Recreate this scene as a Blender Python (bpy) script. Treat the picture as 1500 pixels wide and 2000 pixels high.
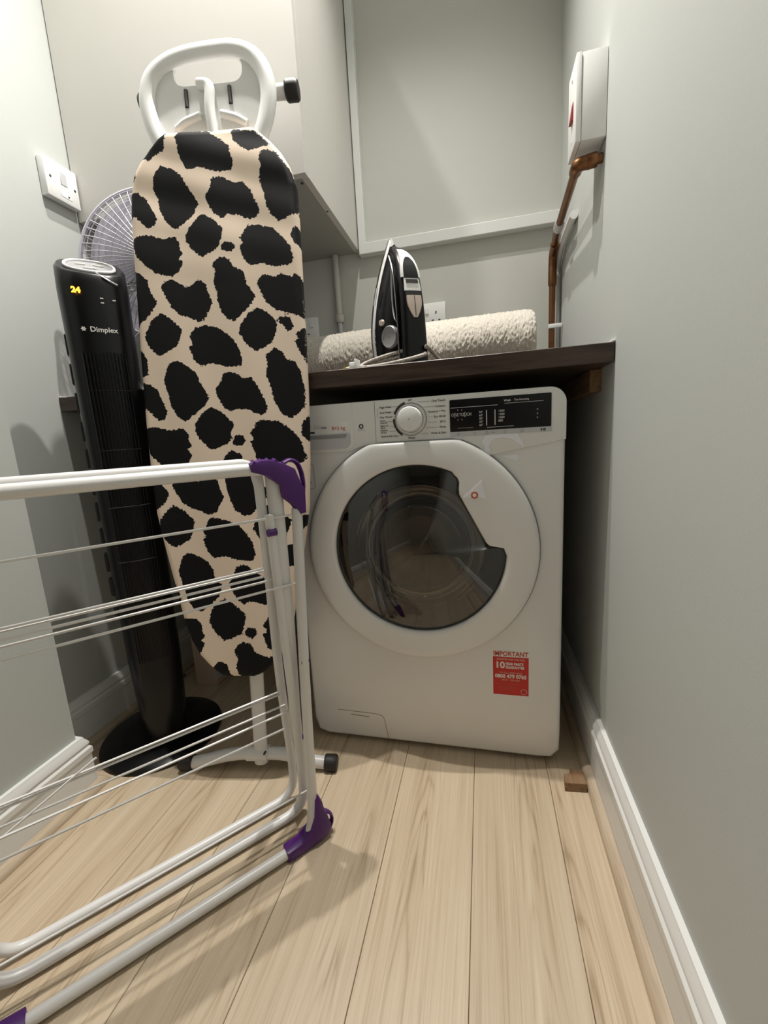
import bpy, bmesh, math, random
import numpy as np
from math import sin, cos, pi, atan, atan2, sqrt, radians
from mathutils import Matrix, Vector

for _o in list(bpy.data.objects):
    bpy.data.objects.remove(_o)
S = bpy.context.scene
C = S.collection
random.seed(7)

# ------------------------------------------------------------------ camera
CAM = (-0.2446, -0.8940, 0.7729)
YAW, PITCH, ROLL, FPX = 0.2394, 0.1766, -0.0590, 809.48
_f = Vector((-sin(YAW) * cos(PITCH), cos(YAW) * cos(PITCH), -sin(PITCH)))
_r = Vector((cos(YAW), sin(YAW), 0)); _u = _r.cross(_f)
_R = cos(ROLL) * _r + sin(ROLL) * _u; _U = -sin(ROLL) * _r + cos(ROLL) * _u
cam = bpy.data.cameras.new('camera'); camo = bpy.data.objects.new('camera', cam); C.objects.link(camo)
camo.matrix_world = Matrix(((_R.x, _U.x, -_f.x, CAM[0]), (_R.y, _U.y, -_f.y, CAM[1]), (_R.z, _U.z, -_f.z, CAM[2]), (0, 0, 0, 1)))
cam.sensor_fit = 'HORIZONTAL'; cam.sensor_width = 36; cam.lens = 36 * FPX / 1500; cam.clip_start = 0.02
S.camera = camo

# ------------------------------------------------------------------ world, lamps, exposure
wd = bpy.data.worlds.new('world'); S.world = wd; wd.use_nodes = True
wd.node_tree.nodes['Background'].inputs[0].default_value = (0.02, 0.02, 0.02, 1)
LAMPS = [((-0.42, 0.06), 105.0, 25, 'above the washing machine'), ((-0.82, -0.05), 85.0, 20, 'above the ironing board'), ((-0.40, -2.9), 3.0, 0, 'behind the viewer')]   # ceiling spots: (x, y), watts, forward tilt
LAMP_COL = (1.0, 0.96, 0.90)
S.view_settings.view_transform = 'Standard'; S.view_settings.look = 'None'
S.view_settings.gamma = 1.0; S.view_settings.use_curve_mapping = False
S.view_settings.exposure = 0.12

# room dimensions (metres): right wall x=0, worktop front edge y=0
XL, XN, YN, YB, YF, ZC = -1.3156, -1.163, -0.2407, 0.618, -3.6, 2.60
ZT, TT = 0.9245, 0.0358          # worktop top and thickness
CBX, CBY, CBZ = -0.6432, 0.1517, 1.4028   # cabinet right side, front, underside

# ------------------------------------------------------------------ helpers
ROOT = {}
def rootm(p):
    while p is not None:
        if p.name in ROOT: return ROOT[p.name]
        p = p.parent
    return None
def tag(o, label=None, cat=None, group=None, kind=None):
    for k, v in (('label', label), ('category', cat), ('group', group), ('kind', kind)):
        if v: o[k] = v
    return o
def thing(name, label, cat, loc=(0, 0, 0), M=None, group=None):
    o = bpy.data.objects.new(name, None); C.objects.link(o); o.empty_display_size = 0.05
    M = M if M is not None else Matrix.Translation(loc)
    o.matrix_world = M; ROOT[o.name] = M
    return tag(o, label, cat, group)
def obj(name, geo, mat, parent=None, world=True, smooth=True, angle=40):
    """geo: bmesh or (verts, faces); world=True: coordinates are world ones."""
    me = bpy.data.meshes.new(name)
    if isinstance(geo, tuple):
        me.from_pydata([tuple(v) for v in geo[0]], [], [tuple(f) for f in geo[1]])
    else:
        geo.to_mesh(me); geo.free()
    o = bpy.data.objects.new(name, me); C.objects.link(o)
    if mat is not None: me.materials.append(mat)
    if parent is not None:
        o.parent = parent
        M = rootm(parent)
        if world and M is not None: me.transform(M.inverted())
    me.validate(); me.update()
    if smooth:
        bm = bmesh.new(); bm.from_mesh(me)
        for f in bm.faces: f.smooth = True
        lim = radians(angle)
        for e in bm.edges:
            if len(e.link_faces) == 2 and e.calc_face_angle(0) > lim: e.smooth = False
        bm.to_mesh(me); bm.free()
    return o
def recenter(o):
    """put a top-level mesh's origin at its base centre"""
    me = o.data; co = np.array([v.co[:] for v in me.vertices]); lo, hi = co.min(0), co.max(0)
    c = Vector(((lo[0] + hi[0]) / 2, (lo[1] + hi[1]) / 2, lo[2]))
    me.transform(Matrix.Translation(-c)); o.location = c
    return o
def solo(name, geo, mat, label, cat, group=None, **k):
    o = obj(name, geo, mat, None, **k); recenter(o); return tag(o, label, cat, group)
def struct(name, geo, mat, parent=None, **k):
    o = obj(name, geo, mat, parent, **k)
    if parent is None: tag(o, kind='structure')
    return o
def box(x0, x1, y0, y1, z0, z1, bev=0, seg=2, bm=None):
    b = bmesh.new()
    bmesh.ops.create_cube(b, size=1)
    for v in b.verts:
        v.co = Vector((x0 + (v.co.x + .5) * (x1 - x0), y0 + (v.co.y + .5) * (y1 - y0), z0 + (v.co.z + .5) * (z1 - z0)))
    if bev: bmesh.ops.bevel(b, geom=b.edges[:], offset=bev, segments=seg, profile=.5, affect='EDGES')
    if bm is not None:
        me = bpy.data.meshes.new('t'); b.to_mesh(me); b.free(); bm.from_mesh(me); bpy.data.meshes.remove(me); return bm
    return b
def merge(*geos):
    V, F = [], []
    for g in geos:
        if not isinstance(g, tuple):
            g.verts.index_update()
            t = ([v.co.copy() for v in g.verts], [[v.index for v in f.verts] for f in g.faces]); g.free(); g = t
        n = len(V); V += list(g[0]); F += [[i + n for i in f] for f in g[1]]
    return (V, F)
def tform(geo, M):
    if isinstance(geo, tuple): return ([M @ Vector(v) for v in geo[0]], geo[1])
    bmesh.ops.transform(geo, matrix=M, verts=geo.verts[:]); return geo
def fillet(pts, r, n=6):
    pts = [Vector(p) for p in pts]; out = [pts[0]]
    for a, b, c in zip(pts, pts[1:], pts[2:]):
        d1, d2 = (a - b), (c - b); q = min(r, d1.length * .49, d2.length * .49)
        p, s = b + d1.normalized() * q, b + d2.normalized() * q
        for i in range(n + 1):
            t = i / n; out.append(p * (1 - t) ** 2 + b * 2 * t * (1 - t) + s * t * t)
    out.append(pts[-1]); return out
def tube(pts, r, n=10, closed=False, caps=True, sx=1.0, up=None):
    """sweep a circle (or ellipse: sx) along points; r number or list"""
    pts = [Vector(p) for p in pts]; N = len(pts)
    rs = r if isinstance(r, (list, tuple)) else [r] * N
    V, F = [], []; prev = None
    for i, p in enumerate(pts):
        if closed: t = pts[(i + 1) % N] - pts[i - 1]
        else: t = pts[min(i + 1, N - 1)] - pts[max(i - 1, 0)]
        t.normalize()
        if prev is None:
            a = Vector(up) if up is not None else (Vector((0, 0, 1)) if abs(t.z) < .9 else Vector((1, 0, 0)))
            nrm = (a - t * a.dot(t)).normalized()
        else:
            nrm = prev - t * prev.dot(t)
            nrm = nrm.normalized() if nrm.length > 1e-6 else t.orthogonal().normalized()
        prev = nrm; b = t.cross(nrm)
        for k in range(n):
            a = 2 * pi * k / n
            V.append(p + nrm * cos(a) * rs[i] + b * sin(a) * rs[i] * sx)
    M = N if closed else N - 1
    for i in range(M):
        for k in range(n):
            j = (i + 1) % N
            F.append([i * n + k, i * n + (k + 1) % n, j * n + (k + 1) % n, j * n + k])
    if caps and not closed:
        F.append(list(range(n))[::-1]); F.append([(N - 1) * n + k for k in range(n)])
    return (V, F)
def prism(poly, y0, y1, plane='xz', bev=0):
    """extrude a 2D polygon; plane xz: (a,b)->(a,y,b); xy: (a,b,z)"""
    b = bmesh.new()
    mk = (lambda p, d: (p[0], d, p[1])) if plane == 'xz' else ((lambda p, d: (p[0], p[1], d)) if plane == 'xy' else (lambda p, d: (d, p[0], p[1])))
    v0 = [b.verts.new(mk(p, y0)) for p in poly]; v1 = [b.verts.new(mk(p, y1)) for p in poly]
    n = len(poly)
    f0 = b.faces.new(v0); f1 = b.faces.new(v1[::-1])
    for i in range(n): b.faces.new([v0[i], v1[i], v1[(i + 1) % n], v0[(i + 1) % n]])
    bmesh.ops.recalc_face_normals(b, faces=b.faces[:])
    if bev:
        bmesh.ops.bevel(b, geom=[e for f in (f0, f1) for e in f.edges], offset=bev, segments=2, profile=.5, affect='EDGES')
    bmesh.ops.triangulate(b, faces=[f for f in b.faces if len(f.verts) > 4])
    return b
def lathe(prof, n=48, axis='z', o=(0, 0, 0), cap=False):
    """prof: (r, h); axis z or y (h along +y)"""
    V, F = [], []
    for r, h in prof:
        for k in range(n):
            a = 2 * pi * k / n
            V.append((o[0] + r * cos(a), o[1] + r * sin(a), o[2] + h) if axis == 'z' else (o[0] + r * cos(a), o[1] + h, o[2] + r * sin(a)))
    for i in range(len(prof) - 1):
        for k in range(n):
            q = [i * n + k, i * n + (k + 1) % n, (i + 1) * n + (k + 1) % n, (i + 1) * n + k]
            F.append(q if axis == 'z' else q[::-1])
    if cap:
        F.append(list(range(n))[::-1]); F.append([(len(prof) - 1) * n + k for k in range(n)])
    return (V, F)
def disc_poly(cx, cy, r, n=32, a0=0, a1=2 * pi):
    full = abs(a1 - a0 - 2 * pi) < 1e-6
    return [(cx + r * cos(a0 + (a1 - a0) * i / (n if full else n - 1)), cy + r * sin(a0 + (a1 - a0) * i / (n if full else n - 1))) for i in range(n)]
def rrect(x0, x1, z0, z1, r, n=6):
    out = []
    rr = r if isinstance(r, (list, tuple)) else [r] * 4     # bl, br, tr, tl
    for (cx, cz, a, q) in ((x0, z0, pi, rr[0]), (x1, z0, 1.5 * pi, rr[1]), (x1, z1, 0, rr[2]), (x0, z1, .5 * pi, rr[3])):
        ox = cx + (q if cx == x0 else -q); oz = cz + (q if cz == z0 else -q)
        for i in range(n + 1):
            t = a + .5 * pi * i / n; out.append((ox + q * cos(t), oz + q * sin(t)))
    return out
def bridge(loops, closed_ends=False):
    n = len(loops[0]); V = [v for l in loops for v in l]; F = []
    for i in range(len(loops) - 1):
        for k in range(n):
            F.append([i * n + k, (i + 1) * n + k, (i + 1) * n + (k + 1) % n, i * n + (k + 1) % n])
    return (V, F)
def text(s, size, M, mat, parent, align='LEFT', name='lettering', world=True, sx=1.0, bold=0.0, depth=0.0002):
    cu = bpy.data.curves.new('t', 'FONT'); cu.body = s; cu.size = size; cu.align_x = align; cu.align_y = 'CENTER'
    cu.extrude = depth; cu.offset = bold; cu.resolution_u = 3
    t = bpy.data.objects.new('t', cu); C.objects.link(t)
    dg = bpy.context.evaluated_depsgraph_get()
    me = bpy.data.meshes.new_from_object(t.evaluated_get(dg)); bpy.data.objects.remove(t); bpy.data.curves.remove(cu)
    me.transform(M @ Matrix.Diagonal((sx, 1, 1, 1)))
    R = rootm(parent)
    if world and R is not None: me.transform(R.inverted())
    me.materials.clear(); me.materials.append(mat); me.name = name
    o = bpy.data.objects.new(name, me); C.objects.link(o); o.parent = parent
    return o
def frontM(x, y, z, rot=0):            # text on a face looking to -y
    return Matrix.Translation((x, y, z)) @ Matrix.Rotation(rot, 4, 'Y') @ Matrix.Rotation(pi / 2, 4, 'X')

# ------------------------------------------------------------------ materials
def mat(name, col, rough=.5, metal=0, spec=.5, noise=0, nscale=20, bump=0, bscale=200, coat=0, trans=0, ior=1.45, emit=None, estr=0, sheen=0, alpha=1):
    m = bpy.data.materials.new(name); m.use_nodes = True; nt = m.node_tree; p = nt.nodes['Principled BSDF']
    p.inputs['Base Color'].default_value = (*col, 1); p.inputs['Roughness'].default_value = rough
    p.inputs['Metallic'].default_value = metal; p.inputs['Specular IOR Level'].default_value = spec
    p.inputs['Coat Weight'].default_value = coat; p.inputs['Transmission Weight'].default_value = trans; p.inputs['IOR'].default_value = ior
    p.inputs['Sheen Weight'].default_value = sheen; p.inputs['Alpha'].default_value = alpha
    if emit: p.inputs['Emission Color'].default_value = (*emit, 1); p.inputs['Emission Strength'].default_value = estr
    tc = nt.nodes.new('ShaderNodeTexCoord')
    if noise:
        n = nt.nodes.new('ShaderNodeTexNoise'); n.inputs['Scale'].default_value = nscale; n.inputs['Detail'].default_value = 4
        r = nt.nodes.new('ShaderNodeMix'); r.data_type = 'RGBA'
        r.inputs[6].default_value = (*[c * (1 - noise) for c in col], 1); r.inputs[7].default_value = (*[min(1, c * (1 + noise)) for c in col], 1)
        nt.links.new(tc.outputs['Object'], n.inputs['Vector']); nt.links.new(n.outputs[0], r.inputs[0]); nt.links.new(r.outputs[2], p.inputs['Base Color'])
    if bump:
        n = nt.nodes.new('ShaderNodeTexNoise'); n.inputs['Scale'].default_value = bscale; n.inputs['Detail'].default_value = 3
        b = nt.nodes.new('ShaderNodeBump'); b.inputs['Strength'].default_value = bump; b.inputs['Distance'].default_value = .002
        nt.links.new(tc.outputs['Object'], n.inputs['Vector']); nt.links.new(n.outputs[0], b.inputs['Height']); nt.links.new(b.outputs[0], p.inputs['Normal'])
    return m
def wood(name, cols, axis='y', scale=1.0, rough=.45, bump=.15, stretch=14, ring=0.35, rand=True, coat=0):
    m = bpy.data.materials.new(name); m.use_nodes = True; nt = m.node_tree; N = nt.nodes; L = nt.links; p = N['Principled BSDF']
    tc = N.new('ShaderNodeTexCoord'); oi = N.new('ShaderNodeObjectInfo'); add = N.new('ShaderNodeVectorMath'); add.operation = 'MULTIPLY_ADD'
    add.inputs[0].default_value = (1, 1, 1)
    cmb = N.new('ShaderNodeCombineXYZ')
    mul = N.new('ShaderNodeMath'); mul.operation = 'MULTIPLY'; mul.inputs[1].default_value = 37.0 if rand else 0
    L.new(oi.outputs['Random'], mul.inputs[0])
    for i in range(3): L.new(mul.outputs[0], cmb.inputs[i])
    a2 = N.new('ShaderNodeVectorMath'); a2.operation = 'ADD'; L.new(tc.outputs['Object'], a2.inputs[0]); L.new(cmb.outputs[0], a2.inputs[1])
    mp = N.new('ShaderNodeMapping'); L.new(a2.outputs[0], mp.inputs[0])
    s = [scale * stretch] * 3; s['xyz'.index(axis)] = scale; mp.inputs['Scale'].default_value = s
    n1 = N.new('ShaderNodeTexNoise'); n1.inputs['Scale'].default_value = 9; n1.inputs['Detail'].default_value = 8; n1.inputs['Roughness'].default_value = .62; n1.inputs['Distortion'].default_value = .4
    L.new(mp.outputs[0], n1.inputs['Vector'])
    mp2 = N.new('ShaderNodeMapping'); L.new(a2.outputs[0], mp2.inputs[0]); s2 = [scale * 5.0] * 3; s2['xyz'.index(axis)] = scale * .8; mp2.inputs['Scale'].default_value = s2
    n2 = N.new('ShaderNodeTexNoise'); n2.inputs['Scale'].default_value = 1.6; n2.inputs['Detail'].default_value = 2
    L.new(mp2.outputs[0], n2.inputs['Vector'])
    rg = N.new('ShaderNodeMath'); rg.operation = 'MULTIPLY'; rg.inputs[1].default_value = 9; L.new(n2.outputs[0], rg.inputs[0])
    fr = N.new('ShaderNodeMath'); fr.operation = 'PINGPONG'; fr.inputs[1].default_value = .5; L.new(rg.outputs[0], fr.inputs[0])
    mx = N.new('ShaderNodeMath'); mx.operation = 'MULTIPLY_ADD'; mx.inputs[1].default_value = ring; L.new(fr.outputs[0], mx.inputs[0])
    sb = N.new('ShaderNodeMath'); sb.operation = 'MULTIPLY'; sb.inputs[1].default_value = 1 - ring * .5; L.new(n1.outputs[0], sb.inputs[0]); L.new(sb.outputs[0], mx.inputs[2])
    rp = N.new('ShaderNodeValToRGB'); L.new(mx.outputs[0], rp.inputs[0])
    e = rp.color_ramp.elements; e[0].position = .28; e[0].color = (*cols[0], 1); e[1].position = .68; e[1].color = (*cols[-1], 1)
    if len(cols) == 3: k = e.new(.47); k.color = (*cols[1], 1)
    if rand:
        hv = N.new('ShaderNodeHueSaturation'); mr = N.new('ShaderNodeMapRange'); mr.inputs[3].default_value = .92; mr.inputs[4].default_value = 1.08
        L.new(oi.outputs['Random'], mr.inputs[0]); L.new(mr.outputs[0], hv.inputs['Value']); L.new(rp.outputs[0], hv.inputs['Color']); L.new(hv.outputs[0], p.inputs['Base Color'])
    else: L.new(rp.outputs[0], p.inputs['Base Color'])
    b = N.new('ShaderNodeBump'); b.inputs['Strength'].default_value = bump; b.inputs['Distance'].default_value = .001; L.new(n1.outputs[0], b.inputs['Height']); L.new(b.outputs[0], p.inputs['Normal'])
    p.inputs['Roughness'].default_value = rough; p.inputs['Coat Weight'].default_value = coat
    return m
def oak_floor():
    """pale oak laminate: fine straight streaks plus a nested cathedral figure, different on each plank"""
    m = bpy.data.materials.new('oak_laminate'); m.use_nodes = True; nt = m.node_tree; N = nt.nodes; L = nt.links; p = N['Principled BSDF']
    def math_(op, a, b=None, c=None):
        n = N.new('ShaderNodeMath'); n.operation = op
        for k, v in enumerate((a, b, c)):
            if v is None: continue
            if isinstance(v, (int, float)): n.inputs[k].default_value = v
            else: L.new(v, n.inputs[k])
        return n.outputs[0]
    tc = N.new('ShaderNodeTexCoord'); oi = N.new('ShaderNodeObjectInfo'); sx = N.new('ShaderNodeSeparateXYZ'); L.new(tc.outputs['Object'], sx.inputs[0])
    rnd = oi.outputs['Random']; off = math_('MULTIPLY', rnd, 53.0)
    def streak(kx, ky, detail, dist=0.0):
        cb = N.new('ShaderNodeCombineXYZ'); L.new(math_('MULTIPLY_ADD', sx.outputs[0], kx, off), cb.inputs[0]); L.new(math_('MULTIPLY_ADD', sx.outputs[1], ky, off), cb.inputs[1])
        n = N.new('ShaderNodeTexNoise'); n.inputs['Scale'].default_value = 1.0; n.inputs['Detail'].default_value = detail; n.inputs['Roughness'].default_value = .6; n.inputs['Distortion'].default_value = dist
        L.new(cb.outputs[0], n.inputs['Vector']); return n.outputs[0]
    fine = streak(330, 5.0, 3); mid = streak(75, 1.6, 4, .3); broad = streak(16, .9, 2); warp = streak(22, 3.2, 2)
    xr = math_('ADD', sx.outputs[0], math_('MULTIPLY_ADD', rnd, .14, -.07))
    x2 = math_('MULTIPLY', xr, xr)
    f = math_('ADD', math_('MULTIPLY_ADD', x2, 2600.0, math_('MULTIPLY', sx.outputs[1], 5.5)), math_('MULTIPLY', warp, 3.2))
    ring = math_('POWER', math_('MULTIPLY', math_('PINGPONG', f, .5), 2.0), 2.2)
    fade = math_('EXPONENT', math_('MULTIPLY', x2, -900.0))
    v = math_('ADD', math_('MULTIPLY', fine, .34), math_('ADD', math_('MULTIPLY', mid, .36), math_('MULTIPLY', broad, .30)))
    v = math_('SUBTRACT', v, math_('MULTIPLY', math_('MULTIPLY', ring, fade), .13))
    rp = N.new('ShaderNodeValToRGB'); L.new(v, rp.inputs[0]); e = rp.color_ramp.elements
    e[0].position = .30; e[0].color = (.33, .24, .15, 1); e[1].position = .64; e[1].color = (.60, .50, .37, 1); k = e.new(.46); k.color = (.50, .395, .275, 1)
    hv = N.new('ShaderNodeHueSaturation'); mr = N.new('ShaderNodeMapRange'); mr.inputs[3].default_value = .94; mr.inputs[4].default_value = 1.08
    L.new(rnd, mr.inputs[0]); L.new(mr.outputs[0], hv.inputs['Value']); L.new(rp.outputs[0], hv.inputs['Color']); L.new(hv.outputs[0], p.inputs['Base Color'])
    b = N.new('ShaderNodeBump'); b.inputs['Strength'].default_value = .08; b.inputs['Distance'].default_value = .001; L.new(fine, b.inputs['Height']); L.new(b.outputs[0], p.inputs['Normal'])
    p.inputs['Roughness'].default_value = .42
    return m
M_ = {}
M_['wall'] = mat('wall_paint', (.49, .51, .49), .6, bump=.06, bscale=300, noise=.015, nscale=3)
M_['wallb'] = mat('back_wall_paint', (.53, .535, .495), .6, bump=.06, bscale=300, noise=.015, nscale=3)
M_['ceil'] = mat('ceiling_paint', (.58, .58, .56), .8)
M_['hall'] = mat('low_bounce_paint', (.25, .24, .22), .7)  # unseen front wall coloured dark so less light bounces back
M_['skirt'] = mat('white_gloss_paint', (.76, .76, .74), .35)
M_['floor'] = oak_floor()
M_['bead'] = wood('oak_bead', [(.40, .31, .21), (.50, .40, .29), (.57, .47, .35)], 'y', 1.0, .45, .05, stretch=24, ring=.2, rand=False)
M_['trim'] = mat('pale_trim_paint', (.69, .70, .68), .45)
M_['gap'] = mat('floor_underlay', (.20, .15, .10), .9)
M_['dark'] = wood('dark_walnut_laminate', [(.022, .012, .008), (.045, .027, .018), (.075, .048, .034)], 'x', 1.0, .38, .12, rand=False)
M_['cab'] = mat('cabinet_white_melamine', (.60, .585, .55), .45, bump=.02)
M_['cabin'] = mat('cabinet_grey_carcass', (.34, .335, .30), .5)
M_['white'] = mat('white_enamel', (.78, .77, .755), .25, coat=.3)
M_['wplastic'] = mat('white_plastic', (.80, .80, .79), .35)
M_['wtube'] = mat('white_coated_tube', (.74, .73, .72), .3)
M_['black'] = mat('black_gloss_plastic', (.005, .005, .006), .28, spec=.35)
M_['matte'] = mat('black_matte_plastic', (.012, .012, .012), .55)
M_['rubber'] = mat('black_rubber', (.015, .013, .013), .5)
M_['grey'] = mat('grey_plastic', (.30, .30, .31), .4)
M_['lgrey'] = mat('light_grey_plastic', (.55, .55, .57), .35)
M_['lav'] = mat('pale_lavender_plastic', (.62, .60, .68), .4)
M_['silver'] = mat('silver_trim', (.70, .70, .72), .18, metal=1)
M_['steel'] = mat('drum_steel', (.50, .46, .41), .25, metal=1, bump=.12, bscale=60)
M_['copper'] = mat('aged_copper', (.22, .105, .05), .38, metal=1, noise=.35, nscale=40)
M_['brass'] = mat('brass', (.75, .50, .18), .25, metal=1)
M_['purple'] = mat('purple_plastic', (.075, .012, .15), .38)
M_['red'] = mat('red_print', (.55, .02, .015), .4)
M_['rswitch'] = mat('red_rocker', (.35, .03, .03), .35)
M_['ink'] = mat('dark_ink', (.03, .03, .035), .5)
M_['greyink'] = mat('grey_ink', (.28, .28, .29), .5)
M_['redink'] = mat('red_ink', (.55, .10, .06), .5)
M_['wink'] = mat('white_ink', (.8, .78, .75), .5)
M_['pinkink'] = mat('faded_pink_ink', (.72, .36, .30), .5)
M_['timber'] = wood('raw_timber', [(.16, .085, .04), (.24, .14, .07), (.30, .19, .10)], 'y', 1.5, .6, .2, rand=False)
M_['card'] = mat('pale_cardboard', (.55, .42, .34), .7, noise=.05)
M_['seal'] = mat('white_sealant', (.8, .8, .78), .4)
M_['led'] = mat('orange_led', (.9, .4, .05), .4, emit=(1, .38, .03), estr=3)
M_['pipe'] = mat('painted_pipe', (.52, .50, .46), .45)
SPOTS=[[(-85,1429),(-91,1407),(-92,1393),(-116,1382),(-128,1373),(-144,1380),(-132,1398),(-116,1422)],
[(-60,1427),(-3,1424),(28,1403),(46,1387),(47,1372),(51,1359),(48,1343),(13,1342),(-19,1353),(-47,1350),(-59,1372),(-65,1390),(-60,1396),(-67,1410)],
[(53,1423),(101,1414),(116,1400),(131,1386),(104,1379),(87,1375),(67,1387),(55,1401),(50,1414)],
[(120,1374),(141,1370),(154,1353),(169,1335),(180,1314),(182,1284),(179,1252),(156,1241),(141,1235),(124,1254),(116,1274),(114,1289),(105,1317),(111,1347),(105,1358),(112,1371)],
[(-104,1362),(-77,1353),(-61,1340),(-49,1319),(-37,1298),(-27,1282),(-41,1260),(-60,1246),(-78,1233),(-96,1246),(-111,1273),(-115,1296),(-124,1320),(-118,1347)],
[(23,1332),(49,1318),(71,1318),(86,1299),(93,1281),(102,1263),(97,1251),(80,1244),(56,1255),(33,1259),(21,1250),(5,1262),(-8,1283),(-12,1296),(0,1310),(4,1330)],
[(-160,1355),(-159,1340),(-177,1327),(-173,1341)],
[(-179,1315),(-157,1313),(-140,1298),(-131,1282),(-119,1258),(-127,1243),(-140,1240),(-155,1253),(-166,1267),(-184,1251)],
[(-23,1262),(-1,1251),(22,1229),(17,1210),(11,1193),(-6,1184),(-27,1175),(-47,1192),(-60,1210),(-59,1223),(-46,1240)],
[(23,1202),(39,1201),(46,1192),(38,1182),(18,1186),(17,1195)],
[(85,1234),(123,1226),(143,1209),(156,1193),(164,1183),(169,1154),(159,1148),(127,1147),(100,1155),(75,1153),(63,1166),(55,1192),(65,1197),(56,1208),(68,1222),(74,1232)],
[(-162,1226),(-140,1226),(-112,1217),(-84,1220),(-74,1209),(-75,1196),(-68,1185),(-79,1177),(-68,1167),(-81,1147),(-98,1140),(-129,1148),(-150,1165),(-169,1184),(-177,1208),(-174,1221)],
[(185,1227),(186,1204),(187,1184),(172,1192),(165,1208),(171,1223)],
[(16,1173),(32,1167),(39,1153),(60,1141),(67,1115),(84,1090),(70,1070),(53,1056),(35,1040),(21,1046),(8,1063),(3,1079),(1,1103),(-4,1122),(1,1145),(-5,1155),(3,1169)],
[(104,1133),(128,1126),(142,1132),(161,1124),(175,1130),(184,1118),(183,1072),(183,1042),(154,1052),(127,1059),(106,1076),(96,1097),(88,1116),(93,1126)],
[(-96,1134),(-80,1126),(-64,1115),(-49,1122),(-37,1132),(-24,1123),(-18,1104),(-10,1080),(-23,1060),(-32,1046),(-43,1045),(-68,1057),(-82,1059),(-100,1077),(-109,1096),(-120,1118),(-113,1130)],
[(-186,1162),(-163,1148),(-150,1136),(-145,1112),(-131,1089),(-140,1075),(-162,1054),(-190,1032),(-190,1093)],
[(-124,1066),(-105,1054),(-80,1031),(-87,1010),(-94,995),(-116,985),(-134,977),(-153,992),(-164,1014),(-161,1028),(-145,1054)],
[(-30,1037),(-2,1030),(22,1013),(40,990),(48,961),(45,949),(15,947),(-18,957),(-44,952),(-59,966),(-67,993),(-58,999),(-65,1015),(-53,1032)],
[(86,1067),(105,1057),(127,1034),(122,1012),(116,994),(96,984),(79,976),(57,995),(45,1017),(47,1030),(66,1055)],
[(132,1045),(151,1046),(159,1034),(162,1022),(150,1013),(137,1030),(128,1041)],
[(184,1025),(184,949),(170,978),(162,995),(174,999),(165,1009),(177,1015)],
[(-188,1002),(-171,985),(-163,969),(-164,939),(-189,932),(-190,973)],
[(-103,966),(-83,959),(-56,939),(-47,914),(-30,886),(-41,868),(-62,852),(-88,835),(-103,846),(-117,871),(-120,896),(-129,924),(-118,956)],
[(118,982),(137,972),(141,959),(163,950),(173,928),(179,890),(178,858),(163,843),(146,834),(130,842),(112,872),(109,896),(98,926),(102,955),(97,966)],
[(17,937),(34,932),(47,922),(64,923),(77,906),(87,884),(98,859),(92,846),(79,843),(55,856),(29,859),(18,852),(-1,866),(-12,886),(-15,902),(-1,918),(3,934)],
[(-189,925),(-161,918),(-145,905),(-135,880),(-126,858),(-133,842),(-146,839),(-161,854),(-174,869),(-192,852)],
[(-181,824),(-160,827),(-123,818),(-93,822),(-83,809),(-82,795),(-76,783),(-87,775),(-76,763),(-87,745),(-103,732),(-143,739),(-171,765),(-183,796)],
[(-26,865),(-2,850),(20,828),(13,805),(8,786),(-13,779),(-32,773),(-52,791),(-66,814),(-64,830),(-48,852)],
[(20,802),(37,802),(45,791),(37,781),(30,779),(15,785)],
[(87,833),(121,828),(148,808),(166,786),(177,750),(167,738),(122,741),(68,748),(64,765),(55,787),(64,793),(55,807),(67,817),(70,828)],
[(183,839),(188,777),(169,797),(169,818)],
[(-188,705),(-156,704),(-140,688),(-136,677),(-146,660),(-166,645),(-183,627),(-188,669)],
[(-127,655),(-104,641),(-81,618),(-86,602),(-93,578),(-115,566),(-133,560),(-155,578),(-166,604),(-162,619),(-147,639)],
[(-34,624),(-3,616),(20,604),(35,586),(47,567),(53,539),(45,526),(13,528),(-18,538),(-42,534),(-56,549),(-65,576),(-55,583),(-65,593),(-55,606),(-50,621)],
[(-100,547),(-80,539),(-56,525),(-47,507),(-43,485),(-29,475),(-35,448),(-52,433),(-77,413),(-96,417),(-108,436),(-117,468),(-126,508),(-114,539)],
[(12,516),(31,516),(48,502),(70,486),(72,455),(72,424),(52,431),(34,435),(20,428),(7,437),(-5,458),(-11,477),(0,493),(4,508)],
[(-163,506),(-143,487),(-133,466),(-124,441),(-142,423),(-163,471)],
[(-24,442),(-4,429),(23,404),(17,378),(11,360),(-14,349),(-31,344),(-51,363),(-64,387),(-60,403),(-50,425)],
[(-130,395),(-95,397),(-82,385),(-82,368),(-76,355),(-85,345),(-77,336),(-90,314),(-103,312),(-118,344),(-129,374)],
[(22,374),(41,373),(48,361),(34,349),(19,356),(19,366)],
[(76,399),(92,375),(86,322),(68,327),(59,359),(71,365),(60,378),(69,391)],
[(12,341),(31,335),(40,316),(69,304),(86,311),(81,284),(70,262),(34,251),(4,251),(-7,281),(-2,303),(-9,319),(-2,333)],
[(-43,296),(-31,290),(-24,273),(-15,251),(-39,259),(-65,279),(-53,291)],
[(90,651),(100,635),(121,627),(138,615),(132,599),(126,584),(119,571),(89,565),(63,574),(50,598),(55,614),(74,631),(78,646)],
[(159,626),(173,623),(171,603),(160,593),(157,608)],
[(120,561),(155,560),(149,516),(125,511)],
[(12,771),(32,761),(37,744),(60,718),(71,698),(89,682),(83,664),(68,648),(48,629),(32,626),(12,640),(2,664),(-2,683),(-7,709),(-12,732),(-6,748),(-6,756)],
[(-126,707),(-75,709),(-66,704),(-55,712),(-26,715),(-17,681),(-11,668),(-21,653),(-29,637),(-46,631),(-68,640),(-86,646),(-105,658),(-116,675),(-127,696)]]
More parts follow.
